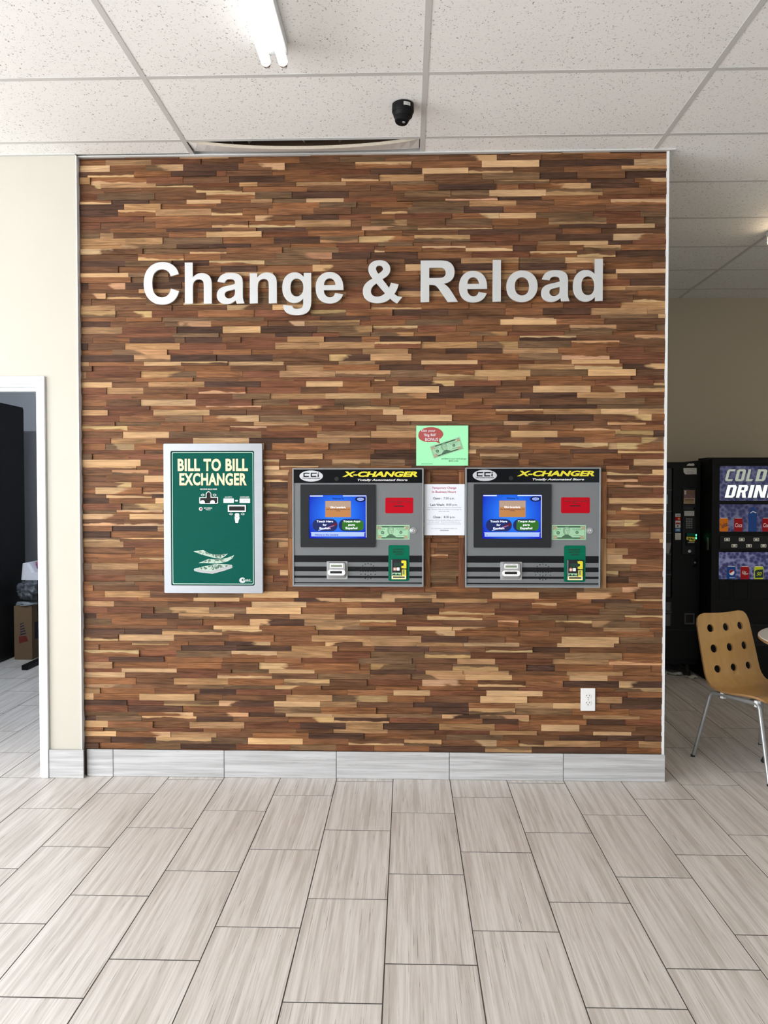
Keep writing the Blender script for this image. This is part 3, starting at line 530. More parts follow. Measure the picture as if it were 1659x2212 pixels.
def patch(t):
    """base colour, sapwood colour, mask plane (u, v, 1)"""
    b = t[0]
    if len(t) == 1: return TONE[b], TONE['w'], (0, 0, -9)
    wide = b in 'wt'
    base = TONE[{'w': 'o', 't': 'g'}.get(b, b)]; sp = TONE['w'] if b != 'g' else TONE['t']
    if b == 't': sp = tuple(0.5*(p+q) for p, q in zip(TONE['w'], TONE['t']))
    k = 0.56 if wide else 0.34
    pl = {'u': (0.15, 1, k-1.07), 'b': (-0.15, -1, k+0.07), 'l': (-1, 0.2, k-0.1), 'r': (1, 0.2, k-1.1)}[t[1]]
    return base, sp, pl
planks = []
rp = random.Random(21)
PX0, PX1 = BX0+0.007, BX1-0.010
for r, row in enumerate(ROWS):
    x = PX0; z1, z0 = ROWZ[r], ROWZ[r+1]
    toks = row.split()
    for q, tk in enumerate(toks):
        j = 0
        while tk[j] in '-0123456789': j += 1
        xe = int(tk[:j])/1000; xe = PX1 if q == len(toks)-1 else xe
        planks.append((x, xe, z0, z1, tk[j:])); x = xe
def plank_data(p):
    x0, x1, z0, z1, t = p
    base, sp, pl = patch(t)
    k = rp.uniform(0.82, 1.2); hue = rp.uniform(-0.06, 0.06)
    base = (base[0]*k*(1+hue*0.4), base[1]*k, base[2]*k*(1-hue)); sp = tuple(c*rp.uniform(0.9, 1.06) for c in sp)
    yf = rp.choice((0.003, 0.0, -0.003, -0.006))+rp.uniform(-0.001, 0.001)
    g = 0.0004; mb = MB().box(x0+g, x1-g, yf, 0.0125, z0+g*0.7, z1-g*0.7)
    ox, oz = rp.uniform(0, 60), rp.uniform(0, 60); tilt = rp.uniform(-0.05, 0.05)
    gco = [(v[0]-x0+ox, v[2]-z0+oz+(v[0]-x0)*tilt, rp.random()*0+v[1]) for v in mb.v]
    luv = [((v[0]-x0)/(x1-x0), (v[2]-z0)/(z1-z0), 1.0) for v in mb.v]
    return mb, gco, luv, base, sp, pl
def plank_mesh(name, plist):
    V, F, G, L, T, S, P = [], [], [], [], [], [], []
    for p in plist:
        mb, gco, luv, base, sp, pl = plank_data(p); n = len(V)
        V += mb.v; F += [tuple(n+i for i in f) for f in mb.f if f != (4, 3, 0, 7)]
        G += gco; L += luv; T += [(*base, 1)]*8; S += [(*sp, 1)]*8; P += [pl]*8
    me = bpy.data.meshes.new(name); me.from_pydata(V, [], F)
    def setv(n, d): a = me.attributes.new(n, 'FLOAT_VECTOR', 'POINT'); a.data.foreach_set('vector', [c for p in d for c in p])
    def setc(n, d): a = me.attributes.new(n, 'FLOAT_COLOR', 'POINT'); a.data.foreach_set('color', [c for p in d for c in p])
    setv('gco', G); setv('luv', L); setv('sap', P); setc('tone', T); setc('sapcol', S)
    return me
# areas hidden behind the wall units do not count as shown
hid = ((-1.23, -0.70, 1.0, 1.8), (-0.55, 0.18, 1.04, 1.68), (0.37, 1.11, 1.04, 1.68))
def shown(p): return not any(p[0] > h[0]-0.05 and p[1] < h[1]+0.05 and p[2] > h[2]-0.02 and p[3] < h[3]+0.02 for h in hid)
order = sorted(range(len(planks)), key=lambda i: -((planks[i][1]-planks[i][0])*(planks[i][3]-planks[i][2]) if shown(planks[i]) else 0))
single = set(order[:296])
for i in sorted(single): link('plank', plank_mesh('plank', [planks[i]]), 'wood', wf)
link('planks', plank_mesh('planks', [planks[i] for i in range(len(planks)) if i not in single]), 'wood', wf)['kind'] = 'stuff'
# upright strips framing the two kiosks
for x0, x1, t in ((-0.5655, -0.5405, 'o'), (0.166, 0.198, 'o'), (0.350, 0.3795, 'r'), (1.1035, 1.132, 't')):
    segs = [(1.036, 1.30, t), (1.3005, 1.655, {'o': 'm', 'r': 'o', 't': 'o'}[t])]
    for z0, z1, tt in segs:
        me = plank_mesh('upright_strip', [(0, z1-z0, x0, x1, tt)])
        for v in me.vertices:
            a, y, c = v.co; v.co = (c, -0.012 if y < 0.01 else y, z0+a)
        b = bmesh.new(); b.from_mesh(me); bmesh.ops.recalc_face_normals(b, faces=b.faces); b.to_mesh(me); b.free()
        link('upright_strip', me, 'wood', wf)

# ---- trims
struct(box('trim_1', BX1-0.012, BX1, -0.010, 0.14, 0.147, 3.333, 'white_paint'), 'thin white corner bead on the right edge of the feature wall')
struct(MB().box(BX0, BX1+0.03, -0.022, 0.012, 3.3345, 3.341).box(BX0, BX1+0.03, -0.003, 0.012, 3.341, 3.37).build('trim_2', 'grid_white'), 'white wall angle between feature wall and ceiling')
struct(box('trim_3', -7.0, BX0+0.003, -0.050, -0.032, 3.337, 3.345, 'grid_white'), 'white wall angle above the cream wall')
struct(box('trim_4', BX0-0.001, BX0+0.004, -0.0335, 0.012, 0.15, 3.337, 'white_paint'), 'white corner bead between cream wall and wood')
# ---- doorway casing
door = struct(MB().prism([(DX1, 0.0), (DX1+0.041, 0.0), (DX1+0.041, DZ+0.041), (DX1, DZ)], -0.050, -0.0325).build('door_1', 'white_paint', bevel=0.003), 'white mitred door casing at the left edge')
MB().prism([(DX0-0.041, DZ+0.041), (DX1+0.0405, DZ+0.041), (DX1-0.0005, DZ), (DX0, DZ)], -0.050, -0.0325).build('head_casing', 'white_paint', door, bevel=0.003)
MB().prism([(DX0-0.041, 0.0), (DX0, 0.0), (DX0, DZ-0.0005), (DX0-0.041, DZ+0.0405)], -0.050, -0.0325).build('side_casing', 'white_paint', door, bevel=0.003)
MB().box(DX1-0.012, DX1, -0.032, 0.11, 0, DZ).box(DX0, DX0+0.012, -0.032, 0.11, 0, DZ).box(DX0+0.012, DX1-0.012, -0.032, 0.11, DZ-0.012, DZ).build('jamb', 'white_paint', door)
MB().box(DX1-0.026, DX1-0.0125, 0.02, 0.055, 0, DZ-0.0125).box(DX0+0.0125, DX1-0.0265, 0.02, 0.055, DZ-0.030, DZ-0.0125).build('door_stop', 'white_paint', door)
# ---- tiled baseboards
bbf = struct(box('baseboard_front', BX0+0.012, BX1+0.001, -0.004, 0.011, 0.0, 0.144, 'grout'), 'grey porcelain tile skirting under the feature wall')
def bb_tile(x0, x1, y0, y1, z1, parent, seed):
    mb = MB().box(x0, x1, y0, y1, 0.001, z1); me = bpy.data.meshes.new('tile'); me.from_pydata(mb.v, [], mb.f)
    rr = random.Random(seed); ox, oy = rr.uniform(0, 40), rr.uniform(0, 40)
    gco_attr(me, [(v[0]+ox, v[2]+oy, v[1]) for v in mb.v]); link('tile', me, 'base_tile', parent, bevel=0.0012, seg=1)
xs = [BX0+0.020, -1.5247, -0.9165, -0.3069, 0.3027, 0.9115, BX1+0.006]
for k in range(6): bb_tile(xs[k]+0.0015, xs[k+1]-0.0015, -0.013, -0.0042, 0.1465, bbf, k)
bbl = struct(box('baseboard_left', DX1+0.043, BX0+0.004, -0.036, -0.0325, 0.0, 0.150, 'grout'), 'grey porcelain tile skirting beside the doorway')
bb_tile(DX1+0.044, BX0+0.016, -0.046, -0.0362, 0.1535, bbl, 9)

# ================================================================== WALL SIGN: thirteen stand-off letters
GLYPH = {
'l': ['147,0 428,0 428,1466 147,1466'],
'h': ['428,1466 428,927 q564,1086 753,1086 q850,1086 928,1050 q1006,1014 1045,958 q1084,902 1098,834 q1113,766 1113,623 1113,0 832,0 832,561 q832,728 816,773 q800,818 759,844 q719,871 658,871 q588,871 533,837 q478,803 452,734 q428,666 428,532 428,0 147,0 147,1466'],
'n': ['1113,0 832,0 832,542 q832,714 814,764 q796,815 755,843 q715,871 658,871 q585,871 527,831 q469,791 447,725 q426,659 426,481 426,0 145,0 145,1062 406,1062 406,906 q545,1086 756,1086 q849,1086 926,1052 q1003,1019 1042,967 q1082,915 1097,849 q1113,783 1113,660'],
'o': ['82,546 q82,686 151,817 q220,948 346,1017 q473,1086 629,1086 q870,1086 1024,929 q1178,773 1178,534 q1178,293 1022,134 q867,-24 631,-24 q485,-24 352,42 q220,108 151,235 q82,363 82,546', '370,531 q370,373 445,289 q520,205 630,205 q740,205 814,289 q889,373 889,533 q889,689 814,773 q740,857 630,857 q520,857 445,773 q370,689 370,531'],
'e': ['762,338 1042,291 q988,137 871,56 q755,-24 580,-24 q303,-24 170,157 q65,302 65,523 q65,787 203,936 q341,1086 552,1086 q789,1086 926,929 q1063,773 1057,450 353,450 q356,325 421,255 q486,186 583,186 q649,186 694,222 q739,258 762,338', '778,622 q775,744 715,807 q655,871 569,871 q477,871 417,804 q357,737 358,622'],
'a': ['357,738 102,784 q145,938 250,1012 q355,1086 562,1086 q750,1086 842,1041 q934,997 971,928 q1009,860 1009,677 1006,349 q1006,209 1019,142 q1033,76 1070,0 792,0 q781,28 765,83 755,116 q683,46 601,11 q519,-24 426,-24 q262,-24 167,65 q73,154 73,290 q73,380 116,450 q159,521 236,558 q314,596 460,624 q657,661 733,693 733,721 q733,802 693,836 q653,871 542,871 q467,871 425,841 q383,812 357,738', '733,510 q679,492 562,467 q445,442 409,418 q354,379 354,319 q354,260 398,217 q442,174 510,174 q586,174 655,224 q706,262 722,317 q733,353 733,454'],
'g': ['121,-70 442,-109 q450,-165 479,-186 q519,-216 605,-216 q715,-216 770,-183 q807,-161 826,-112 q839,-77 839,17 839,172 q713,0 521,0 q307,0 182,181 q84,324 84,537 q84,804 212,945 q341,1086 532,1086 q729,1086 857,913 857,1062 1120,1062 1120,109 q1120,-79 1089,-172 q1058,-265 1002,-318 q946,-371 852,-401 q759,-431 616,-431 q346,-431 233,-338 q120,-246 120,-104', '372,553 q372,384 437,305 q503,227 599,227 q702,227 773,307 q844,388 844,546 q844,711 776,791 q708,871 604,871 q503,871 437,792 q372,714 372,553'],
'd': ['1121,0 860,0 860,156 q795,65 706,20 q618,-24 528,-24 q345,-24 214,123 q84,271 84,535 q84,805 211,945 q338,1086 532,1086 q710,1086 840,938 840,1466 1121,1466', '371,554 q371,384 418,308 q486,198 608,198 q705,198 773,280 q841,363 841,527 q841,710 775,790 q709,871 606,871 q506,871 438,791 q371,712 371,554'],
'C': ['1087,539 1374,448 q1308,208 1154,91 q1001,-25 765,-25 q473,-25 285,174 q97,374 97,720 q97,1086 286,1288 q475,1491 783,1491 q1052,1491 1220,1332 q1320,1238 1370,1062 1077,992 q1051,1106 968,1172 q886,1238 768,1238 q605,1238 503,1121 q402,1004 402,742 q402,464 502,346 q602,228 762,228 q880,228 965,303 q1050,378 1087,539'],
'R': ['150,0 150,1466 773,1466 q1008,1466 1114,1426 q1221,1387 1285,1286 q1349,1185 1349,1055 q1349,890 1252,782 q1155,675 962,647 q1058,591 1120,524 q1183,457 1289,286 1468,0 1114,0 900,319 q786,490 744,534 q702,579 655,595 q608,612 506,612 446,612 446,0', '446,846 665,846 q878,846 931,864 q984,882 1014,926 q1044,970 1044,1036 q1044,1110 1004,1155 q965,1201 893,1213 q857,1218 677,1218 446,1218'],
'&': ['1458,178 1275,-40 q1140,30 1030,135 q865,-25 590,-25 q305,-25 160,115 q52,225 52,395 q52,545 140,655 q225,755 410,848 q320,955 285,1030 q250,1105 250,1180 q250,1310 350,1400 q455,1491 645,1491 q830,1491 930,1395 q1030,1300 1030,1165 q1030,1075 975,1000 q920,920 745,822 985,505 q1025,580 1060,690 1325,630 q1285,490 1250,420 q1215,350 1172,295 q1230,245 1300,205', '600,1010 q700,1065 735,1105 q775,1145 775,1190 q775,1245 737,1277 q700,1308 645,1308 q585,1308 550,1277 q515,1247 515,1200 q515,1130 600,1010', '540,675 q440,620 385,545 q335,475 335,395 q335,300 400,248 q465,200 570,200 q645,200 710,227 q775,255 852,322'],
}
def glyph_pts(s, n=7):
    out = []
    toks = s.split(); i = 0
    while i < len(toks):
        t = toks[i]
        if t[0] == 'q':
            c = [float(v) for v in t[1:].split(',')]; e = [float(v) for v in toks[i+1].split(',')]; p = out[-1]
            for k in range(1, n+1):
                u = k/n; out.append(tuple((1-u)**2*p[j]+2*u*(1-u)*c[j]+u*u*e[j] for j in (0, 1)))
            i += 2
        else:
            out.append(tuple(float(v) for v in t.split(','))); i += 1
    if math.dist(out[0], out[-1]) < 1: out.pop()
    return out
SU = 0.2165/1466
words = 'Change & Reload'
letters = [('C', -1.3285, 'capital C that begins the word Change'), ('h', -1.1075, 'small h, second letter of Change'), ('a', -0.9370, 'small a in Change, between h and n'), ('n', -0.7605, 'small n in Change'), ('g', -0.5875, 'small g with a tail hanging below the line'), ('e', -0.4100, 'small e ending the word Change'), ('&', -0.1600, 'ampersand between the two words'), ('R', 0.1455, 'capital R that begins the word Reload'), ('e', 0.3470, 'small e next to the capital R'), ('l', 0.5240, 'tall narrow l in the middle of Reload'), ('o', 0.5960, 'round o in Reload'), ('a', 0.7780, 'small a in Reload'), ('d', 0.9440, 'tall d at the right end')]
zb = 2.5500
for ch, xl, lab in letters:
    cu = bpy.data.curves.new('glyph', 'CURVE'); cu.dimensions = '2D'; cu.fill_mode = 'BOTH'; cu.extrude = 0.005; cu.bevel_depth = 0.0008; cu.bevel_resolution = 1
    lsb = min(p[0] for p in glyph_pts(GLYPH[ch][0]))
    for c in GLYPH[ch]:
        pts = [((p[0]-lsb)*SU, p[1]*SU) for p in glyph_pts(c)]
        sp = cu.splines.new('POLY'); sp.points.add(len(pts)-1); sp.use_cyclic_u = True
        for q, p in zip(sp.points, pts): q.co = (p[0], p[1], 0, 1)
    me = curve_mesh(cu)
    for v in me.vertices: v.co = (v.co.x, -v.co.z, v.co.y)
    me.materials.clear()
    o = link('sign_letter', me, 'letter'); o.location = (xl, -0.030, zb)
    tag(o, 'silver metal letter, '+lab, 'letter', 'stand-off letters of the wall sign')
    ys = [v.co.z for v in me.vertices]; xs_ = [v.co.x for v in me.vertices]
    p0 = glyph_pts(GLYPH[ch][0])
    studs = {'C': [(0.025, 0.10)], 'h': [(0.02, 0.02), (0.02, 0.2)], 'a': [(0.12, 0.02)], 'n': [(0.02, 0.02), (0.13, 0.02)], 'g': [(0.13, 0.1)], 'e': [(0.02, 0.08)], '&': [(0.12, 0.10)], 'R': [(0.02, 0.02), (0.02, 0.2)], 'l': [(0.02, 0.02), (0.02, 0.2)], 'o': [(0.02, 0.08), (0.14, 0.08)], 'd': [(0.132, 0.02), (0.132, 0.2)]}[ch]
    for sx, sz in studs: MB().lathe([(0.004, 0.004), (0.004, 0.036)], (sx, 0, sz), 8, 'y').build('stud', 'leggrey', o)

# ================================================================== BANKNOTE PRINT (used on kiosks and flyer)
def banknote(parent, cx, cz, w, h, y, rot=0.0, name='banknote_picture'):
    c, s = math.cos(rot), math.sin(rot)
    def tr(pts): return [(cx+(u*w)*c-(v*h)*s, cz+(u*w)*s+(v*h)*c) for u, v in pts]
    def plate(pts, d, mat, nm, par): return MB().prism(tr(pts), y-d, y-d+0.0004).build(nm, mat, par)
    def rect(a, b, e, f): return [(a, e), (b, e), (b, f), (a, f)]
    base = plate(rect(-0.5, 0.5, -0.5, 0.5), 0.0008, 'note_green', name, parent)
    d = 0.0012
    mb = MB().ring(tr(rect(-0.47, 0.47, -0.43, 0.43)), tr(rect(-0.455, 0.455, -0.39, 0.39)), y-d, y-d+0.0003); mb.build('border', 'note_mid', base)
    for nm, mt, shapes in (('banner', 'note_dark', [rect(-0.34, 0.34, 0.33, 0.42), rect(-0.34, 0.36, -0.42, -0.34)]),
                           ('lettering_bands', 'note_mid', [rect(-0.40, -0.23, 0.19, 0.24), rect(0.10, 0.42, 0.20, 0.25), rect(0.13, 0.38, 0.12, 0.15), rect(0.14, 0.36, -0.24, -0.2), rect(-0.42, -0.30, 0.08, 0.11), rect(-0.42, -0.26, -0.22, -0.19)]),
                           ('seals', 'note_dark', [[(-0.31+0.05*math.cos(a*0.449), -0.03+0.115*math.sin(a*0.449)) for a in range(14)], [(0.24+0.045*math.cos(a*0.449), 0.0+0.105*math.sin(a*0.449)) for a in range(14)]]),
                           ('seal_centres', 'note_mid', [[(-0.31+0.025*math.cos(a*0.449), -0.03+0.055*math.sin(a*0.449)) for a in range(14)], [(0.24+0.022*math.cos(a*0.449), 0.0+0.05*math.sin(a*0.449)) for a in range(14)]])):
        m = MB()
        for p in shapes: m.prism(tr(p), y-d-(0.0003 if nm == 'seal_centres' else 0), y-d+0.0003)
        m.build(nm, mt, base)['kind'] = 'stuff'
    for (u, v) in ((-0.415, 0.30), (0.415, 0.30), (-0.40, -0.32), (0.38, -0.32)):
        sx = 0.055
        p0 = tr([(u, v)])[0]
        text('numeral', '20', p0[0]-sx*w, p0[0]+sx*w, p0[1]-0.11*h, p0[1]+0.11*h, y-d-0.0002, 'note_orange', base, bold=0.03, rot=rot, res=2)
    hair = [(-0.165, 0.0), (-0.175, 0.15), (-0.155, 0.30), (-0.10, 0.385), (-0.03, 0.385), (0.02, 0.31), (0.03, 0.16), (0.015, -0.02), (-0.02, -0.16), (-0.12, -0.16)]
    coat = [(-0.22, -0.42), (-0.20, -0.30), (-0.135, -0.20), (-0.10, -0.14), (-0.02, -0.14), (0.03, -0.22), (0.09, -0.31), (0.11, -0.42)]
    face = [(-0.115, 0.10), (-0.105, 0.23), (-0.06, 0.29), (-0.012, 0.26), (0.005, 0.14), (0.012, 0.06), (-0.005, -0.05), (-0.03, -0.13), (-0.075, -0.14), (-0.105, -0.04)]
    plate(hair, d+0.0001, 'note_mid', 'portrait_hair', base); plate(coat, d+0.0002, 'note_dark', 'portrait_coat', base); plate(face, d+0.0004, 'note_face', 'portrait_face', base)
    m = MB()
    for p in (rect(-0.085, -0.055, 0.125, 0.155), rect(-0.03, -0.005, 0.125, 0.155), rect(-0.06, -0.02, -0.045, -0.025), rect(-0.045, -0.035, 0.03, 0.11)): m.prism(tr(p), y-d-0.0007, y-d)
    m.build('portrait_features', 'note_dark', base)
    return base

# ================================================================== BILL TO BILL EXCHANGER
def exchanger():
    K = 1/2482.0
    t = empty('bill_exchanger', (-1.2305, -0.006, 1.0045), 'green BILL TO BILL EXCHANGER panel in a brushed steel frame', 'change machine')
    X = lambda zx: (zx-88)*K
    Z = lambda zy: (2105-zy)*K
    def rr(x0, x1, y0, y1, r): return rrect(X(x0), X(x1), Z(y1), Z(y0), r*K)
    fr = MB().ring(rr(88, 1410, 112, 2105, 18), rr(186, 1301, 214, 2000, 18), -0.028, 0.0).build('steel_frame', 'steel', t, bevel=0.002)
    pn = MB().prism(rr(186, 1301, 214, 2000, 18), -0.0262, -0.004).build('panel', 'green', t)
    y = -0.0263
    def flat(nm, mat, poly, par=pn, d=0.0004): return MB().prism(poly, y-d, y+0.0001).build(nm, mat, par)
    MB().ring(rr(187, 1300, 215, 1999, 18), rr(201, 1287, 229, 1985, 16), y-0.0003, y+0.0001).build('dark_border', 'green_dark', pn)
    MB().ring(rr(201, 1287, 229, 1985, 16), rr(209, 1279, 238, 1976, 14), y-0.0004, y+0.0001).build('pinstripe', 'greenline', pn)
    def tx(s, x0, x1, y0, y1, mat='white', **k): text('lettering', s, X(x0), X(x1), Z(y1), Z(y0), y-0.0006, mat, pn, **k)
    def tx2(s, x0, x1, y0, y1): 
        text('lettering_outline', s, X(x0-3), X(x1+4), Z(y1+4), Z(y0-3), y-0.0004, 'note_orange', pn, bold=0.036, spacing=1.07)  # thin brownish printed edge around the big letters
        tx(s, x0, x1, y0, y1, 'butter', bold=0.034, spacing=1.07)
    tx2('BILL TO BILL', 280, 1215, 315, 478); tx2('EXCHANGER', 302, 1198, 505, 668)
    tx('RECEIVE BILLS HERE', 578, 802, 709, 727, bold=0.01)
    out = [(568, 905), (568, 826), (655, 826), (655, 780), (668, 757), (692, 745), (716, 757), (728, 780), (728, 822), (818, 822), (818, 900), (800, 914), (585, 914)]
    inn = [(579, 898), (579, 836), (665, 836), (665, 782), (675, 764), (692, 755), (710, 764), (719, 782), (719, 832), (808, 832), (808, 893), (796, 905), (590, 905)]
    P = lambda l: [(X(a), Z(b)) for a, b in l]
    MB().ring(P(out), P(inn), y-0.004, y+0.0001).build('bill_tray_rim', 'white', t, bevel=0.0006)
    MB().prism(P(inn), y-0.0006, y+0.0001).build('bill_tray_opening', 'hole', t)
    for a, b in ((582, 642), (714, 776)):
        MB().prism(P([(a, 908), (a, 885), (a+8, 872), (a+20, 866), (b-20, 866), (b-8, 872), (b, 885), (b, 908)]), y-0.006, y-0.0006).build('bill_tray_finger', 'offwhite', t, bevel=0.0006)
    def arrow(cx, cy, s, up):
        q = [(-28, -4), (-14, -4), (-14, -16), (14, -16), (14, -4), (28, -4), (0, 18)]
        i = [(-17, 1), (-9, 1), (-9, -10), (9, -10), (9, 1), (17, 1), (0, 11)]
        sg = -1 if up else 1
        MB().ring(P([(cx+a, cy+sg*b) for a, b in q]), P([(cx+a, cy+sg*b) for a, b in i]), y-0.0005, y+0.0001).build('arrow_mark', 'white', pn)
    arrow(612, 797, 1, False); arrow(771, 797, 1, False); arrow(988, 1047, 1, True); arrow(1145, 1047, 1, True)
    MB().lathe([(0.0098, 0.0), (0.0098, -0.003), (0.007, -0.004)], (X(586), y, Z(980)), 20, 'y').build('indicator_ring', 'white', t)
    MB().lathe([(0.006, -0.003), (0.005, -0.0065)], (X(586), y, Z(980)), 16, 'y').build('indicator_lens', 'led_red', t)
    tx('OUT OF SERVICE', 626, 735, 961, 977, bold=0.02); tx('WHEN LIT', 650, 716, 985, 998, bold=0.02)
    tx('ACCEPTS', 905, 1005, 816, 831, bold=0.01); tx('DISPENSES', 1110, 1233, 816, 831, bold=0.01)
    for a, b, s in ((888, 1026, '$ 5 thru $20'), (1104, 1243, '1 $10')):
        flat('white_label', 'white', rr(a, b, 842, 900, 5), t, 0.0006)
        text('lettering', s, X(a+20), X(b-22), Z(880), Z(862), y-0.0008, 'ink_grey', pn)
    flat('arrow_mark', 'white', P([(1042, 864), (1066, 864), (1066, 856), (1084, 872), (1066, 888), (1066, 880), (1042, 880)]))
    MB().ring(rr(948, 1190, 927, 1020, 4), rr(966, 1174, 946, 1002, 4), y-0.005, y+0.0001).build('bill_slot_rim', 'white', t, bevel=0.0008)
    MB().prism(rr(966, 1174, 946, 1002, 4), y-0.0006, y+0.0001).build('bill_slot', 'hole', t)
    MB().box(X(985), X(1155), y-0.002, y-0.0006, Z(994), Z(984)).build('bill_slot_lip', 'bezel', t)
    hand = [(1040, 1045), (1060, 1038), (1092, 1040), (1100, 1060), (1098, 1085), (1103, 1105), (1092, 1125), (1082, 1168), (1048, 1168), (1040, 1125), (1036, 1100), (1040, 1070)]
    flat('hand_picture', 'white', P(hand)); flat('hand_lines', 'ink_grey', P([(1040, 1072), (1062, 1060), (1090, 1064), (1098, 1080), (1080, 1092), (1066, 1106), (1052, 1090)]), d=0.0006)
    flat('hand_bill', 'white', P([(1044, 1076), (1064, 1064), (1088, 1068), (1093, 1080), (1076, 1088), (1064, 1098), (1054, 1086)]), d=0.0008)
    # printed picture of falling bills
    b1 = [(484, 1547), (614, 1527), (640, 1546), (690, 1572), (750, 1585), (820, 1588), (942, 1575), (905, 1610), (850, 1642), (770, 1634), (690, 1615), (600, 1590), (540, 1570)]
    b2 = [(550, 1702), (610, 1678), (680, 1648), (760, 1652), (850, 1652), (940, 1630), (1027, 1596), (1000, 1640), (940, 1678), (860, 1698), (760, 1706), (640, 1700)]
    tp = [(490, 1778), (640, 1742), (800, 1713), (1000, 1725), (880, 1765), (735, 1805), (560, 1795)]
    sd = [(490, 1778), (560, 1795), (735, 1805), (880, 1765), (1000, 1725), (1003, 1765), (885, 1805), (735, 1845), (560, 1825), (495, 1808), (486, 1792)]
    for q in (b1, b2, tp):
        flat('bill_margin_picture', 'note_rim', P(q), d=0.0003)
        cx_, cy_ = sum(a for a, b in q)/len(q), sum(b for a, b in q)/len(q)
        flat('bill_picture', 'note_pale', P([(cx_+(a-cx_)*0.94, cy_+(b-cy_)*0.84) for a, b in q]), d=0.0005)
    flat('bundle_side_picture', 'silver', P(sd))
    for k in range(3): flat('bundle_edge_line', 'ink_grey', P([(495, 1786+7*k), (735, 1813+8*k), (1000, 1735+8*k), (1000, 1737+8*k), (735, 1815+8*k), (495, 1788+7*k)]), d=0.0006)
    cr = oval(1138, 1930, 43, 36, 24); flat('logo_crescent', 'white', P([(1138+43*math.cos(R(a)), 1930-36*math.sin(R(a))) for a in range(40, 330, 12)]+[(1146+22*math.cos(R(a)), 1926-18*math.sin(R(a))) for a in range(320, 40, -14)]))
    tx('Standard', 1142, 1240, 1916, 1934, bold=0.03); tx('CHANGE-MAKERS', 1162, 1264, 1940, 1949, 'greenline')
    return t
exchanger()

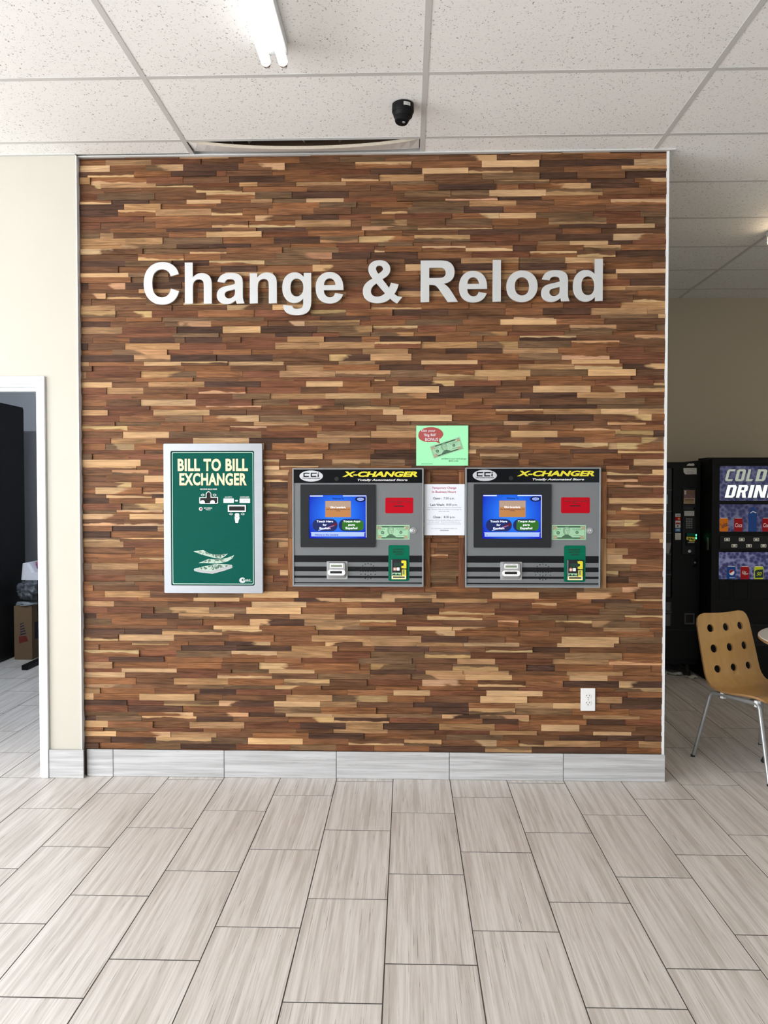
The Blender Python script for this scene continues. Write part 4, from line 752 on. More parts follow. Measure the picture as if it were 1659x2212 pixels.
# ================================================================== X-CHANGER KIOSKS
def kiosk(x, z, sx, sz, label, left):
    K = 1/2090.0
    t = empty('kiosk', (x, -0.004, z), label, 'kiosk', 'card kiosks on the feature wall'); t.scale = (sx, 1, sz)
    X = lambda zx: (zx-95)*K
    Z = lambda zy: (1430-zy)*K
    def rr(x0, x1, y0, y1, r=0.001): return rrect(X(x0), X(x1), Z(y1), Z(y0), max(r*K, 0.0004))
    P = lambda l: [(X(a), Z(b)) for a, b in l]
    MB().ring(rr(95, 1558, 110, 1430, 6), rr(111, 1541, 124, 1411, 4), -0.036, 0.0).build('rim', 'greyrim', t, bevel=0.0015)
    fp = MB().prism(rr(111, 1541, 124, 1411, 4), -0.0305, -0.002).build('face_plate', 'grey', t)
    y = -0.0306
    def flat(nm, mat, poly, par=fp, d=0.0004, y0=y): return MB().prism(poly, y0-d, y0+0.0001).build(nm, mat, par)
    def tx(s, x0, x1, y0, y1, mat, par=fp, yy=y-0.0012, **k): text('lettering', s, X(x0), X(x1), Z(y1), Z(y0), yy, mat, par, **k)
    hd = flat('header_panel', 'blackgloss', rr(112, 1540, 125, 274, 2), t, 0.0007)
    flat('logo_plate', 'logo_silver', oval(X(305), Z(197), 131*K, 62*K, 36), hd, 0.0010)
    m = MB()
    for cx in (218, 300):
        for a in ([(cx, 160), (cx+72, 160), (cx+66, 172), (cx+12, 172)], [(cx, 162), (cx+14, 168), (cx+14, 202), (cx, 208)], [(cx, 208), (cx+66, 208), (cx+60, 195), (cx+10, 195)]): m.prism(P(a), y-0.0013, y-0.0009)
    m.prism(P([(378, 176), (392, 176), (390, 208), (376, 208)]), y-0.0013, y-0.0009).prism(P([(379, 158), (393, 158), (392, 169), (378, 169)]), y-0.0013, y-0.0009)
    m.build('logo_letters', 'black', hd)
    tx('Card Concepts Incorporated', 207, 404, 214, 231, 'black', hd, y-0.0014, bold=0.03, res=2)
    MB().lathe([(0.0115, 0.0), (0.0115, -0.002), (0.009, -0.003)], (X(590), y-0.0004, Z(228)), 20, 'y').build('camera_port', 'bezel', t)
    tx('X-CHANGER', 652, 1488, 146, 207, 'yellow', hd, y-0.0012, bold=0.045, shear=0.25)
    tx('Totally Automated Store', 822, 1378, 229, 258, 'white', hd, y-0.0012, bold=0.03, shear=0.25)
    # monitor
    bz = MB().ring(rr(186, 1021, 292, 989, 10), rr(282, 922, 408, 892, 2), y-0.010, y+0.0001).build('monitor_bezel', 'bezel', t, bevel=0.0015)
    sc_ = MB().prism(rr(283, 921, 409, 891, 1), y-0.0035, y+0.0001).build('screen', 'screen', t)
    ys = y-0.0036
    def sf(nm, mat, poly, d=0.0002): return MB().prism(poly, ys-d, ys).build(nm, mat, sc_)
    sf('title_bar', 'scr_white', rr(290, 436, 413, 425)); sf('title_bar', 'scr_white', rr(660, 920, 413, 423))
    sf('screen_edge', 'scr_white', rr(914, 921, 425, 880))
    tx('Welcome To', 540, 670, 436, 458, 'scr_dark', sc_, ys-0.0004, bold=0.02)
    sf('screen_logo', 'scr_dark', oval(X(855), Z(455), 60*K, 30*K, 24)); sf('screen_logo_centre', 'scr_bar', oval(X(855), Z(455), 38*K, 17*K, 20), 0.0004); tx('CCi', 832, 878, 446, 464, 'scr_dark', sc_, ys-0.0006, bold=0.03)
    sf('address_card', 'scr_tan', rr(462, 748, 473, 655)); sf('address_card_top', 'scr_tan2', rr(466, 744, 477, 545), 0.0003)
    tx('Ultra Lavanderia', 518, 690, 533, 555, 'scr_text', sc_, ys-0.0006, bold=0.02)
    tx('2701 Red Bluff Road, Pasadena, TX', 474, 736, 563, 576, 'scr_dark', sc_, ys-0.0006, bold=0.02, res=2); tx('77506', 580, 630, 579, 589, 'scr_dark', sc_, ys-0.0006, bold=0.02, res=2)
    sf('button', 'scr_navy', rr(318, 600, 676, 811, 66)); sf('button', 'scr_navy', rr(612, 893, 676, 811, 66))
    sf('button_picture', 'scr_green', rr(650, 890, 690, 800, 30), 0.0003); sf('button_picture', 'scr_flagred', P([(470, 770), (590, 712), (596, 740), (480, 795)]), 0.0003); sf('button_picture', 'scr_bar', P([(380, 800), (560, 745), (562, 752), (390, 806)]), 0.0003)
    for k, (a, b, y0, y1) in enumerate(((365, 549, 690, 713), (434, 478, 728, 751), (398, 518, 767, 795))): tx(('Touch Here', 'for', 'English')[k], a, b, y0, y1, 'scr_text', sc_, ys-0.0006, bold=0.018)
    for k, (a, b, y0, y1) in enumerate(((663, 850, 690, 717), (720, 793, 734, 756), (690, 820, 763, 795))): tx(('Toque Aqui', 'para', 'Espa\u00f1ol')[k], a, b, y0, y1, 'scr_text', sc_, ys-0.0006, bold=0.018)
    sf('message_bar', 'scr_bar', rr(305, 898, 828, 869)); sf('message_bar_line', 'scr_white', rr(300, 905, 824, 828))
    if left: tx('Welcome to Ultra Lavanderia!', 345, 608, 842, 859, 'scr_dark', sc_, ys-0.0006, bold=0.02)
    else: tx('w', 322, 338, 848, 856, 'scr_dark', sc_, ys-0.0006, bold=0.02)
    # red card label
    rl = flat('red_label', 'red', rr(1131, 1441, 437, 611, 16), t, 0.0008)
    tx('Insert Value Cards', 1166, 1418, 466, 489, 'darkred', rl, y-0.0012, bold=0.01, shear=0.3); tx('Here', 1256, 1310, 492, 511, 'darkred', rl, y-0.0012, bold=0.01, shear=0.3)
    MB().box(X(1226), X(1340), y-0.0014, y-0.0008, Z(536), Z(526)).build('card_slot', 'hole', rl)
    banknote(t, X(1216), Z(822), 370*K, 162*K, y+0.0002)
    # lock
    MB().lathe([(37*K, 0.0), (37*K, -0.003), (30*K, -0.004), (28*K, -0.003)], (X(1443), y, Z(803)), 28, 'y').build('lock_ring', 'leggrey', t, smooth=True)
    lk = MB().lathe([(20*K, -0.003), (19*K, -0.007), (14*K, -0.008)], (X(1441), y, Z(803)), 20, 'y').build('lock_cylinder', 'chrome', t, smooth=True)
    MB().box(X(1438), X(1443), y-0.0086, y-0.0079, Z(814), Z(797)).build('keyhole', 'hole', lk)
    for y0, y1 in ((1081, 1157), (1206, 1258), (1308, 1333), (1381, 1394)): flat('black_stripe', 'black', rr(112, 1540, y0, y1), t, 0.0003)
    # green money plate and bill validator
    gp = flat('money_plate', 'emerald', rr(1166, 1398, 965, 1365, 20), t, 0.0012)
    for k, (s, a, b) in enumerate((('INSERT', 1216, 1346), ('MONEY', 1216, 1350), ('HERE', 1238, 1332))): tx(s, a, b, 1003+27*k, 1022+27*k, 'darkgreen', gp, y-0.0016, bold=0.03, shear=0.25)
    bv = MB().prism(rr(1196, 1372, 1122, 1345, 5), y-0.009, y-0.0012).build('bill_validator', 'bezel', t, bevel=0.001)
    yv = y-0.0091
    def vf(nm, mat, poly, d=0.0006): return MB().prism(poly, yv-d, yv+0.0001).build(nm, mat, bv)
    vf('side_rail', 'grey', rr(1197, 1210, 1125, 1343, 1)); vf('slot_window', 'darkgreen', rr(1226, 1318, 1160, 1200, 4))
    vf('yellow_hook', 'yellow', P([(1308, 1138), (1330, 1134), (1362, 1136), (1366, 1145), (1366, 1222), (1345, 1224), (1310, 1218), (1310, 1196), (1334, 1192), (1336, 1166), (1312, 1164)]))
    vf('red_badge', 'note_orange', oval(X(1237), Z(1230), 21*K, 21*K, 20)); vf('badge_centre', 'offwhite', rr(1228, 1246, 1222, 1239, 2), 0.0009); vf('white_badge', 'offwhite', rr(1258, 1290, 1212, 1246, 3))
    vf('bill_print', 'note_green', rr(1208, 1306, 1270, 1302, 2)); vf('bill_print_line', 'darkgreen', P([(1214, 1286), (1235, 1278), (1250, 1294), (1268, 1278), (1285, 1292), (1300, 1284), (1300, 1298), (1214, 1298)]), 0.0009)
    vf('yellow_strip', 'yellow', rr(1316, 1364, 1235, 1343, 4)); vf('strip_window', 'lcd', rr(1324, 1346, 1240, 1290, 3), 0.0009)
    vf('entry_lip', 'butter', rr(1204, 1364, 1304, 1343, 4), 0.003); vf('entry_slot', 'hole', rr(1216, 1348, 1312, 1327, 2), 0.0034)
    # card reader
    cr = MB().prism(rr(478, 711, 1146, 1347, 6), y-0.004, y-0.0002).build('card_reader', 'silver', t, bevel=0.001)
    i0 = rr(486, 698, 1152, 1335, 30); i1 = rr(500, 684, 1160, 1300, 22)
    mb = MB(); n = len(i0); mb.v = [(a, y-0.004, b) for a, b in i0]+[(a, y-0.020, b) for a, b in i1]
    mb.f = [(k, (k+1) % n, n+(k+1) % n, n+k) for k in range(n)]+[tuple(range(n, 2*n))]; mb.build('reader_housing', 'silver', cr, smooth=True)
    yr = y-0.0201
    MB().prism(rr(516, 662, 1166, 1217, 3), yr-0.0006, yr).build('display_label', 'offwhite', cr)
    MB().prism(rr(527, 652, 1183, 1206, 2), yr-0.0009, yr-0.0005).build('display', 'lcd', cr)
    tx('INSERT CARD', 540, 642, 1170, 1178, 'ink_grey', cr, yr-0.0009, res=2)
    MB().prism(rr(492, 688, 1236, 1300, 30), yr-0.0045, yr).build('slot_plate', 'offwhite', cr, bevel=0.001)
    MB().prism(rr(520, 652, 1251, 1278, 2), yr-0.0050, yr-0.0040).build('reader_slot', 'hole', cr); tx('SMART CARD', 545, 636, 1240, 1248, 'ink_grey', cr, yr-0.0048, res=2)
    # speaker holes
    mb = MB()
    for a, b in ((907,1178),(938,1172),(972,1180),(878,1196),(1000,1197),(860,1230),(910,1230),(938,1218),(970,1230),(1018,1230),(855,1258),(882,1260),(910,1258),(938,1262),(970,1258),(998,1260),(1022,1258),(860,1290),(908,1290),(938,1301),(970,1290),(1020,1292),(882,1325),(998,1325),(907,1338),(938,1345),(970,1338)):
        mb.prism(oval(X(a), Z(b), 6.2*K, 6.2*K, 10), y-0.0006, y-0.0002)
    mb.build('speaker_holes', 'hole', t)['kind'] = 'stuff'
    return t
kiosk(-0.5370, 1.0430, 0.999, 1.000, 'grey card kiosk nearer the green exchanger, its blue screen showing a welcome message', True)
kiosk(0.3825, 1.0412, 1.018, 1.008, 'grey card kiosk on the right with an empty message bar on its blue screen', False)

# ================================================================== PAPER NOTICES
def flyer():
    K = 1/3345.0
    t = empty('bonus_flyer', (0.1225, -0.0085, 1.6885), 'mint green flyer with red speech bubble taped above the kiosks', 'flyer')
    X = lambda a: (a-155)*K
    Z = lambda a: (868-a)*K
    P = lambda l: [(X(a), Z(b)) for a, b in l]
    MB().box(0, 925*K, -0.0010, 0, 0, 713*K).build('sheet', 'mint', t)
    y = -0.0011
    bub = [(415+222*math.cos(R(a))+ (30*math.sin(R(a)) if math.sin(R(a)) < 0 else 0), 315-134*math.sin(R(a))) for a in range(-40, 282, 10)]+[(500, 444), (590, 478), (560, 430)]
    MB().prism(P(bub), y-0.0003, y).build('speech_bubble', 'bubble', t)
    def tx(s, a, b, c, d, mat, **k): text('lettering', s, X(a), X(b), Z(d), Z(c), y-0.0006, mat, t, **k)
    tx('Get your', 245, 498, 222, 278, 'paper', bold=0.005); tx("'Big Bill'", 290, 508, 296, 358, 'paper', bold=0.005); tx('BONUS !', 315, 580, 375, 425, 'paper', bold=0.005)
    banknote(t, X(697), Z(549), 562*K, 232*K, y+0.0003, R(18))
    tx('Add $20 to your card and get', 600, 1048, 733, 764, 'darkgreen'); tx('$22', 735, 805, 770, 800, 'darkred', bold=0.01); tx('credit', 822, 905, 772, 797, 'darkgreen')
    MB().box(X(245), X(450), y-0.0004, y, Z(841), Z(834)).build('footer_line', 'emerald', t)
flyer()
def notice():
    K = 1/3320.0
    t = empty('hours_notice', (0.1660, -0.0135, 1.3175), 'white paper notice of business hours hung between the two kiosks', 'notice')
    X = lambda a: (a-303)*K
    Z = lambda a: (2098-a)*K
    MB().box(0, 712*K, -0.0010, 0, 0, 905*K).build('sheet', 'paper', t)
    y = -0.0011
    def tx(s, a, b, c, d, mat='ink', **k): text('lettering', s, X(a), X(b), Z(d), Z(c), y-0.0004, mat, t, **k)
    tx('Temporary Change', 437, 868, 1240, 1290, 'ink_red', bold=0.015); tx('In Business Hours', 440, 862, 1309, 1350, 'ink_red', bold=0.015)
    tx('Open :', 460, 612, 1424, 1475, bold=0.015); tx('7:30 a.m.', 642, 838, 1424, 1463, bold=0.005)
    tx('Last Wash:', 410, 660, 1538, 1580, bold=0.015); tx('8:00 p.m.', 692, 888, 1538, 1588, bold=0.005)
    tx('Close :', 460, 612, 1755, 1797, bold=0.015); tx('8:30 p.m.', 648, 846, 1755, 1805, bold=0.005)
    for s, a, b, c in (('Washing machines will not take your money/card that', 358, 955, 1600), ('time.   However, they will continue to run through the', 356, 958, 1634), ('entire wash cycle.', 555, 750, 1668), ('Customers who are already washing, can continue to', 358, 955, 1820), ('dry their clothes.   Please be considerate that our', 380, 935, 1854), ('employees are also wanting to return to their families.', 358, 955, 1888), ('For comments or questions, please call', 432, 880, 1968)):
        tx(s, a, b, c, c+21, 'ink_grey', res=2, bold=0.008)
    MB().box(X(580), X(735), y-0.0004, y, Z(2020), Z(2006)).build('smudged_line', 'ink_grey', t)
notice()

# ================================================================== OUTLET
t = empty('wall_outlet', (1.0405, -0.0055, 0.3785), 'white duplex outlet plate low on the wood wall', 'outlet')
MB().prism(rrect(-0.0385, 0.0385, 0.0, 0.122, 0.003), -0.0065, 0.0).build('cover_plate', 'offwhite', t, bevel=0.002)
for zc in (0.080, 0.042):
    r = MB().prism([(0.0175*math.cos(R(a)), zc+0.0150*math.sin(R(a))) for a in range(0, 360, 15)], -0.0085, -0.0064).build('receptacle', 'white', t, bevel=0.0008)
    MB().box(-0.0085, -0.0062, -0.0089, -0.0084, zc, zc+0.008).box(0.0062, 0.0085, -0.0089, -0.0084, zc+0.001, zc+0.008).build('blade_slots', 'hole', r)
    MB().prism(oval(0, zc-0.0075, 0.0026, 0.0026, 12), -0.0089, -0.0084).build('ground_hole', 'hole', r)
MB().lathe([(0.003, -0.0063), (0.0028, -0.0078)], (0, 0, 0.061), 12, 'y').build('screw', 'chrome', t)

# ================================================================== CEILING CAMERA
t = empty('security_camera', (0.0532, -0.530, ZC+0.0016), 'black turret security camera hanging from the ceiling tile', 'camera'); t.scale = (1, 1, 0.88)
MB().lathe([(0.046, -0.0005), (0.050, -0.004), (0.051, -0.040), (0.049, -0.046)], n=36).build('base', 'blackpaint', t, smooth=True)
MB().lathe([(0.047, -0.0462), (0.043, -0.066), (0.0405, -0.069)], n=36).build('collar', 'blackpaint', t, smooth=True)
b = MB().lathe([(0.039, 0.014), (0.036, -0.002), (0.031, -0.024), (0.029, -0.028)], n=32).build('eyeball', 'blackpaint', t, smooth=True); b.location = (-0.003, -0.004, -0.072); b.rotation_euler = (R(-12), R(10), 0)
MB().lathe([(0.0285, -0.0281), (0.026, -0.0300)], n=28).build('face_glass', 'blackgloss', b, smooth=True)
MB().lathe([(0.007, -0.0302), (0.006, -0.0325)], (0.012, -0.006, 0), 20).build('lens', 'leggrey', b, smooth=True)
mb = MB()
for k in range(7):
    a = R(-93+k*6.2)
    for z in (-0.013, -0.031): mb.v.append((0.0516*math.cos(a+0.12), 0.0516*math.sin(a+0.12), z))
mb.f = [(2*k, 2*k+1, 2*k+3, 2*k+2) for k in range(6)]; lb = mb.build('sticker', 'label', t)
mb = MB()
for z in (-0.018, -0.022, -0.027):
    n0 = len(mb.v)
    for k in range(6):
        a = R(-90+k*5.4)
        for zz in (z, z-0.0014): mb.v.append((0.0518*math.cos(a+0.12), 0.0518*math.sin(a+0.12), zz))
    mb.f += [(n0+2*k, n0+2*k+1, n0+2*k+3, n0+2*k+2) for k in range(5)]
mb.build('sticker_print', 'ink_grey', lb)

# ================================================================== FLUORESCENT FIXTURES
def fixture(x, yfar, length, label, glow='tube'):
    t = empty('fluorescent_light', (x, yfar, ZC), label, 'light', 'strip lights on the ceiling')
    L = -length
    MB().box(-0.052, 0.052, L, 0, -0.042, -0.0006).build('channel', 'white_paint', t, bevel=0.003)
    for e, s in ((0.0, 1), (L, -1)):
        for dx in (-0.034, 0.034):
            MB().prism(rrect(dx-0.014, dx+0.014, -0.098, -0.0425, 0.008), e-0.012*s, e-0.001*s).build('lamp_holder', 'offwhite', t, bevel=0.001)
    for dx in (-0.034, 0.034):
        tb = MB().lathe([(0.019, L+0.024), (0.019, -0.024)], (dx, 0, -0.080), 20, 'y').build('tube', glow, t, smooth=True)
        MB().lathe([(0.0192, -0.0238), (0.0192, -0.0125)], (dx, 0, -0.080), 20, 'y').build('tube_cap', 'chrome', tb)
        MB().lathe([(0.0192, L+0.0238), (0.0192, L+0.0125)], (dx, 0, -0.080), 20, 'y').build('tube_cap', 'chrome', tb)
    return t
fixture(-0.456, -1.03, 2.42, 'white twin tube strip light glowing at the top of the photo')
fixture(2.60, 1.33, 2.42, 'twin tube strip light at the right edge over the seating corner', 'tube_warm')

def added_storage_light():  # unseen lamp, added because the storage room came out too dark
    t = empty('added_storage_light', (-3.2, 1.5, 2.7498), 'added unseen strip light that brightens the storage room', 'light')
    MB().box(-0.60, 0.60, -0.05, 0.05, -0.045, 0).build('channel', 'white_paint', t, bevel=0.003)
    for sx in (-0.58, 0.58): MB().box(sx-0.006, sx+0.006, -0.02, 0.02, -0.09, -0.0452).build('lamp_holder', 'offwhite', t)
    MB().lathe([(0.016, -0.573), (0.016, 0.573)], (0, 0, -0.070), 16, 'x').build('tube', 'added_tube_cool', t, smooth=True)
added_storage_light()

# ================================================================== VENDING MACHINES
def snack_machine():
    Y0 = 2.40
    t = empty('snack_machine', (2.0075, Y0, 0.0), 'black snack vending machine with keypad and card stickers against the back wall', 'vending machine')
    k = 1/1671.0
    X = lambda zx: 2.515-2.0075-(630-zx)*k
    Z = lambda zy: 1.800-(zy-235)*k
    P = lambda l: [(X(a), Z(b)) for a, b in l]
    def rr(x0, x1, y0, y1, r=2): return rrect(X(x0), X(x1), Z(y1), Z(y0), max(r*k, 0.0005))
    HW = 0.5075
    MB().box(-HW, HW, 0.03, 0.755, 0.10, 1.79).build('cabinet', 'blackpaint', t, bevel=0.006)
    for sx in (-1, 1):
        for y in (0.08, 0.70): MB().lathe([(0.03, 0.0), (0.03, 0.02), (0.018, 0.03), (0.018, 0.101)], (sx*(HW-0.07), y, 0), 14).build('foot', 'rubber', t)
    dr = MB().ring(rr(-1015, 629, 240, 2990, 6), rr(-930, 250, 322, 2130, 6), 0.0, 0.0295).build('door', 'blackpaint', t, bevel=0.003)
    MB().prism(rr(-929, 249, 323, 2129, 4), 0.020, 0.026).build('window', 'glassdark', t)
    y = -0.0001
    def flat(nm, mat, poly, par=t, d=0.0008): return MB().prism(poly, y-d, y).build(nm, mat, par)
    # dim shelves and goods behind and on the glass, plus a painted reflection
    for zy in (620, 920, 1220, 1520, 1800): MB().box(X(-925), X(245), 0.014, 0.0195, Z(zy+14), Z(zy)).build('shelf_edge', 'shelfgrey', t)
    MB().box(X(118), X(160), 0.016, 0.0195, Z(470), Z(330)).build('price_card', 'label', t); MB().box(X(106), X(128), 0.0155, 0.0195, Z(430), Z(360)).build('price_card', 'red', t)
    MB().prism(P([(140, 818), (165, 700), (186, 690), (186, 822)]), 0.016, 0.0195).build('painted_glass_reflection', 'cyan_print_reflection', t)  # bluish reflection in the glass, painted as a flat shape
    MB().prism(P([(112, 1368), (243, 1366), (210, 1515), (170, 1512), (118, 1440)]), 0.0165, 0.0195).build('hanging_bag', 'dimgrey', t)
    # control column
    MB().ring(rr(376, 572, 590, 1532, 10), rr(388, 562, 602, 1520, 8), -0.006, 0.0).build('control_panel_rim', 'blackpaint', t, bevel=0.001)
    cp = MB().prism(rr(388, 562, 602, 1520, 8), -0.001, 0.0).build('control_panel', 'bezel', t)
    flat('torn_tape', 'label', P([(432, 290), (445, 272), (470, 258), (500, 262), (528, 256), (541, 275), (535, 292)]))
    st = flat('notice_sticker', 'label', P([(390, 324), (571, 322), (572, 408), (420, 411), (392, 378)]))
    for q, (a, b) in enumerate(((420, 545), (435, 520), (440, 530))): MB().box(X(a), X(b), y-0.0012, y-0.0008, Z(348+q*22), Z(342+q*22)).build('print_line', 'ink_grey', st)
    ps = MB().prism(rr(398, 551, 626, 740, 3), -0.003, -0.001).build('food_poster', 'poster_top', t); MB().prism(rr(398, 551, 740, 818, 3), -0.003, -0.001).build('poster_text_area', 'poster_low', ps)
    for a in (752, 768, 790): MB().box(X(408), X(538), -0.0036, -0.003, Z(a+7), Z(a)).build('print_line', 'ink', ps)
    MB().box(X(405), X(430), -0.0036, -0.003, Z(690), Z(635)).build('poster_cup', 'label', ps); MB().prism(oval(X(485), Z(665), 50*k, 26*k), -0.0036, -0.003).build('poster_plate', 'card', ps)
    MB().prism(rr(400, 552, 868, 900, 3), -0.003, -0.001).build('selection_display', 'glassdark', t)
    pl = MB().prism(rr(408, 543, 919, 986, 3), -0.003, -0.001).build('price_label', 'label', t)
    for a in (935, 950, 965): MB().box(X(420), X(530), -0.0036, -0.003, Z(a+4), Z(a)).build('print_line', 'ink_grey', pl)
    for r_ in range(5):
        for c_ in range(3): MB().prism(rr(431+c_*32, 454+c_*32, 1020+r_*30, 1040+r_*30, 2), -0.006, -0.001).build('key_button', 'dimgrey', t)
    for q, (y0, y1, mt) in enumerate(((956, 1001, 'label'), (1006, 1048, 'red'), (1054, 1101, 'label'), (1106, 1152, 'label'), (1163, 1207, 'skyblue'), (1226, 1320, 'label'))):
        s = flat('card_sticker', mt, rr(285, 357 if q < 5 else 364, y0, y1, 3))
        if q == 0: text('lettering', 'VISA', X(294), X(350), Z(990), Z(968), y-0.0012, 'navy', s, bold=0.03, shear=0.2)
        if q == 1: MB().prism(oval(X(335), Z(1027), 16*k, 15*k, 16), y-0.0012, y-0.0008).build('sticker_disc', 'orange', s)
        if q == 2: MB().prism(rr(292, 350, 1082, 1098), y-0.0012, y-0.0008).build('sticker_band', 'red', s)
        if q == 3: MB().prism(oval(X(320), Z(1129), 13*k, 13*k, 16), y-0.0012, y-0.0008).build('sticker_disc', 'navy', s)
        if q == 4: MB().prism(P([(292, 1190), (310, 1172), (345, 1170), (345, 1198)]), y-0.0012, y-0.0008).build('sticker_band', 'cyan_print_reflection', s)
        if q == 5:
            for a in (1248, 1268, 1288, 1304): MB().box(X(298), X(348), y-0.0012, y-0.0008, Z(a+5), Z(a)).build('print_line', 'ink_grey', s)
    bv = MB().prism(rr(428, 572, 1226, 1398, 8), -0.018, -0.001).build('bill_acceptor', 'blackpaint', t, bevel=0.002)
    yb = -0.0181
    MB().prism(rr(436, 546, 1229, 1263, 3), yb-0.001, yb).build('acceptor_screen', 'emerald', bv)
    MB().prism(P([(430, 1275), (552, 1278), (550, 1340), (470, 1342), (466, 1318), (430, 1318)]), yb-0.001, yb).build('acceptor_label', 'yellow', bv)
    MB().prism(P([(445, 1292), (470, 1290), (478, 1308), (500, 1290), (520, 1312), (540, 1318), (538, 1326), (510, 1326), (490, 1310), (468, 1318)]), yb-0.0014, yb-0.001).build('label_print', 'darkgreen', bv)
    MB().box(X(455), X(540), yb-0.001, yb, Z(1360), Z(1350)).build('label_print', 'label', bv)
    for zy in (1255, 1294): MB().prism(rr(556, 570, zy-14, zy+14, 6), yb-0.0014, yb).build('status_light', 'led_green', bv)
    MB().lathe([(24*k, -0.001), (24*k, -0.006), (20*k, -0.009)], (X(480), 0, Z(1480)), 22, 'y').build('coin_return_button', 'leggrey', t, smooth=True)
    hb = MB().prism(rr(520, 592, 1572, 1702, 6), -0.002, 0.0).build('door_handle', 'glassdark', t); MB().lathe([(17*k, -0.002), (15*k, -0.008)], (X(558), 0, Z(1636)), 16, 'y').build('handle_lock', 'chrome', hb, smooth=True)
    # lower half: trim line, delivery door, coin cup
    MB().box(-HW, X(629), -0.004, 0.0, Z(2585), Z(2570)).build('trim_line', 'bezel', t)
    dd = MB().prism(rr(-700, 250, 2180, 2540, 8), -0.006, 0.0).build('delivery_door', 'glassdark', t, bevel=0.002); MB().box(X(-690), X(240), -0.0085, -0.006, Z(2340), Z(2325)).build('door_flap_edge', 'shelfgrey', dd)
    MB().prism(rr(-690, 225, 2190, 2310, 6), -0.0072, -0.006).build('door_flap', 'shelfgrey', dd); MB().prism(rr(-690, 225, 2360, 2525, 6), -0.0072, -0.006).build('door_flap', 'shelfgrey', dd)
    MB().ring(rr(420, 560, 2345, 2500, 6), rr(440, 540, 2365, 2480, 4), -0.008, 0.0).build('coin_cup', 'shelfgrey', t); MB().prism(rr(440, 540, 2365, 2480, 4), -0.001, 0.0).build('coin_cup_opening', 'hole', t)
    return t
snack_machine()

LG = {'C': [[(0.98, 1), (0.22, 1), (0.02, 0.86), (0.0, 0.14), (0.14, 0), (0.86, 0), (0.96, 0.17), (0.34, 0.17), (0.34, 0.83), (0.96, 0.83)]],
      'O': [[(0.2, 1), (0.84, 1), (1, 0.88), (1, 0.12), (0.84, 0), (0.16, 0), (0, 0.12), (0, 0.88)], [(0.34, 0.83), (0.66, 0.83), (0.66, 0.17), (0.34, 0.17)]],
      'L': [[(0, 1), (0.36, 1), (0.36, 0.17), (0.95, 0.17), (0.82, 0), (0, 0)]],
      'D': [[(0, 1), (0.82, 1), (1, 0.86), (1, 0.14), (0.82, 0), (0, 0)], [(0.34, 0.83), (0.64, 0.83), (0.64, 0.17), (0.34, 0.17)]],
      'R': [[(0, 1), (0.84, 1), (1, 0.88), (1, 0.58), (0.82, 0.46), (1.02, 0), (0.66, 0), (0.50, 0.42), (0.34, 0.42), (0.34, 0), (0, 0)], [(0.34, 0.84), (0.64, 0.84), (0.64, 0.6), (0.34, 0.6)]],
      'I': [[(0, 1), (1, 1), (1, 0), (0, 0)]],
      'N': [[(0, 1), (0.36, 1), (0.70, 0.38), (0.70, 1), (1, 1), (1, 0), (0.66, 0), (0.30, 0.62), (0.30, 0), (0, 0)]],
      'K': [[(0, 1), (0.34, 1), (0.34, 0.62), (0.66, 1), (1.04, 1), (0.64, 0.52), (1.04, 0), (0.66, 0), (0.34, 0.42), (0.34, 0), (0, 0)]],
      'S': [[(1, 1), (0.16, 1), (0, 0.86), (0, 0.52), (0.14, 0.42), (0.66, 0.42), (0.66, 0.17), (0.02, 0.17), (0, 0), (0.86, 0), (1, 0.14), (1, 0.48), (0.86, 0.58), (0.34, 0.58), (0.34, 0.83), (0.98, 0.83)]]}
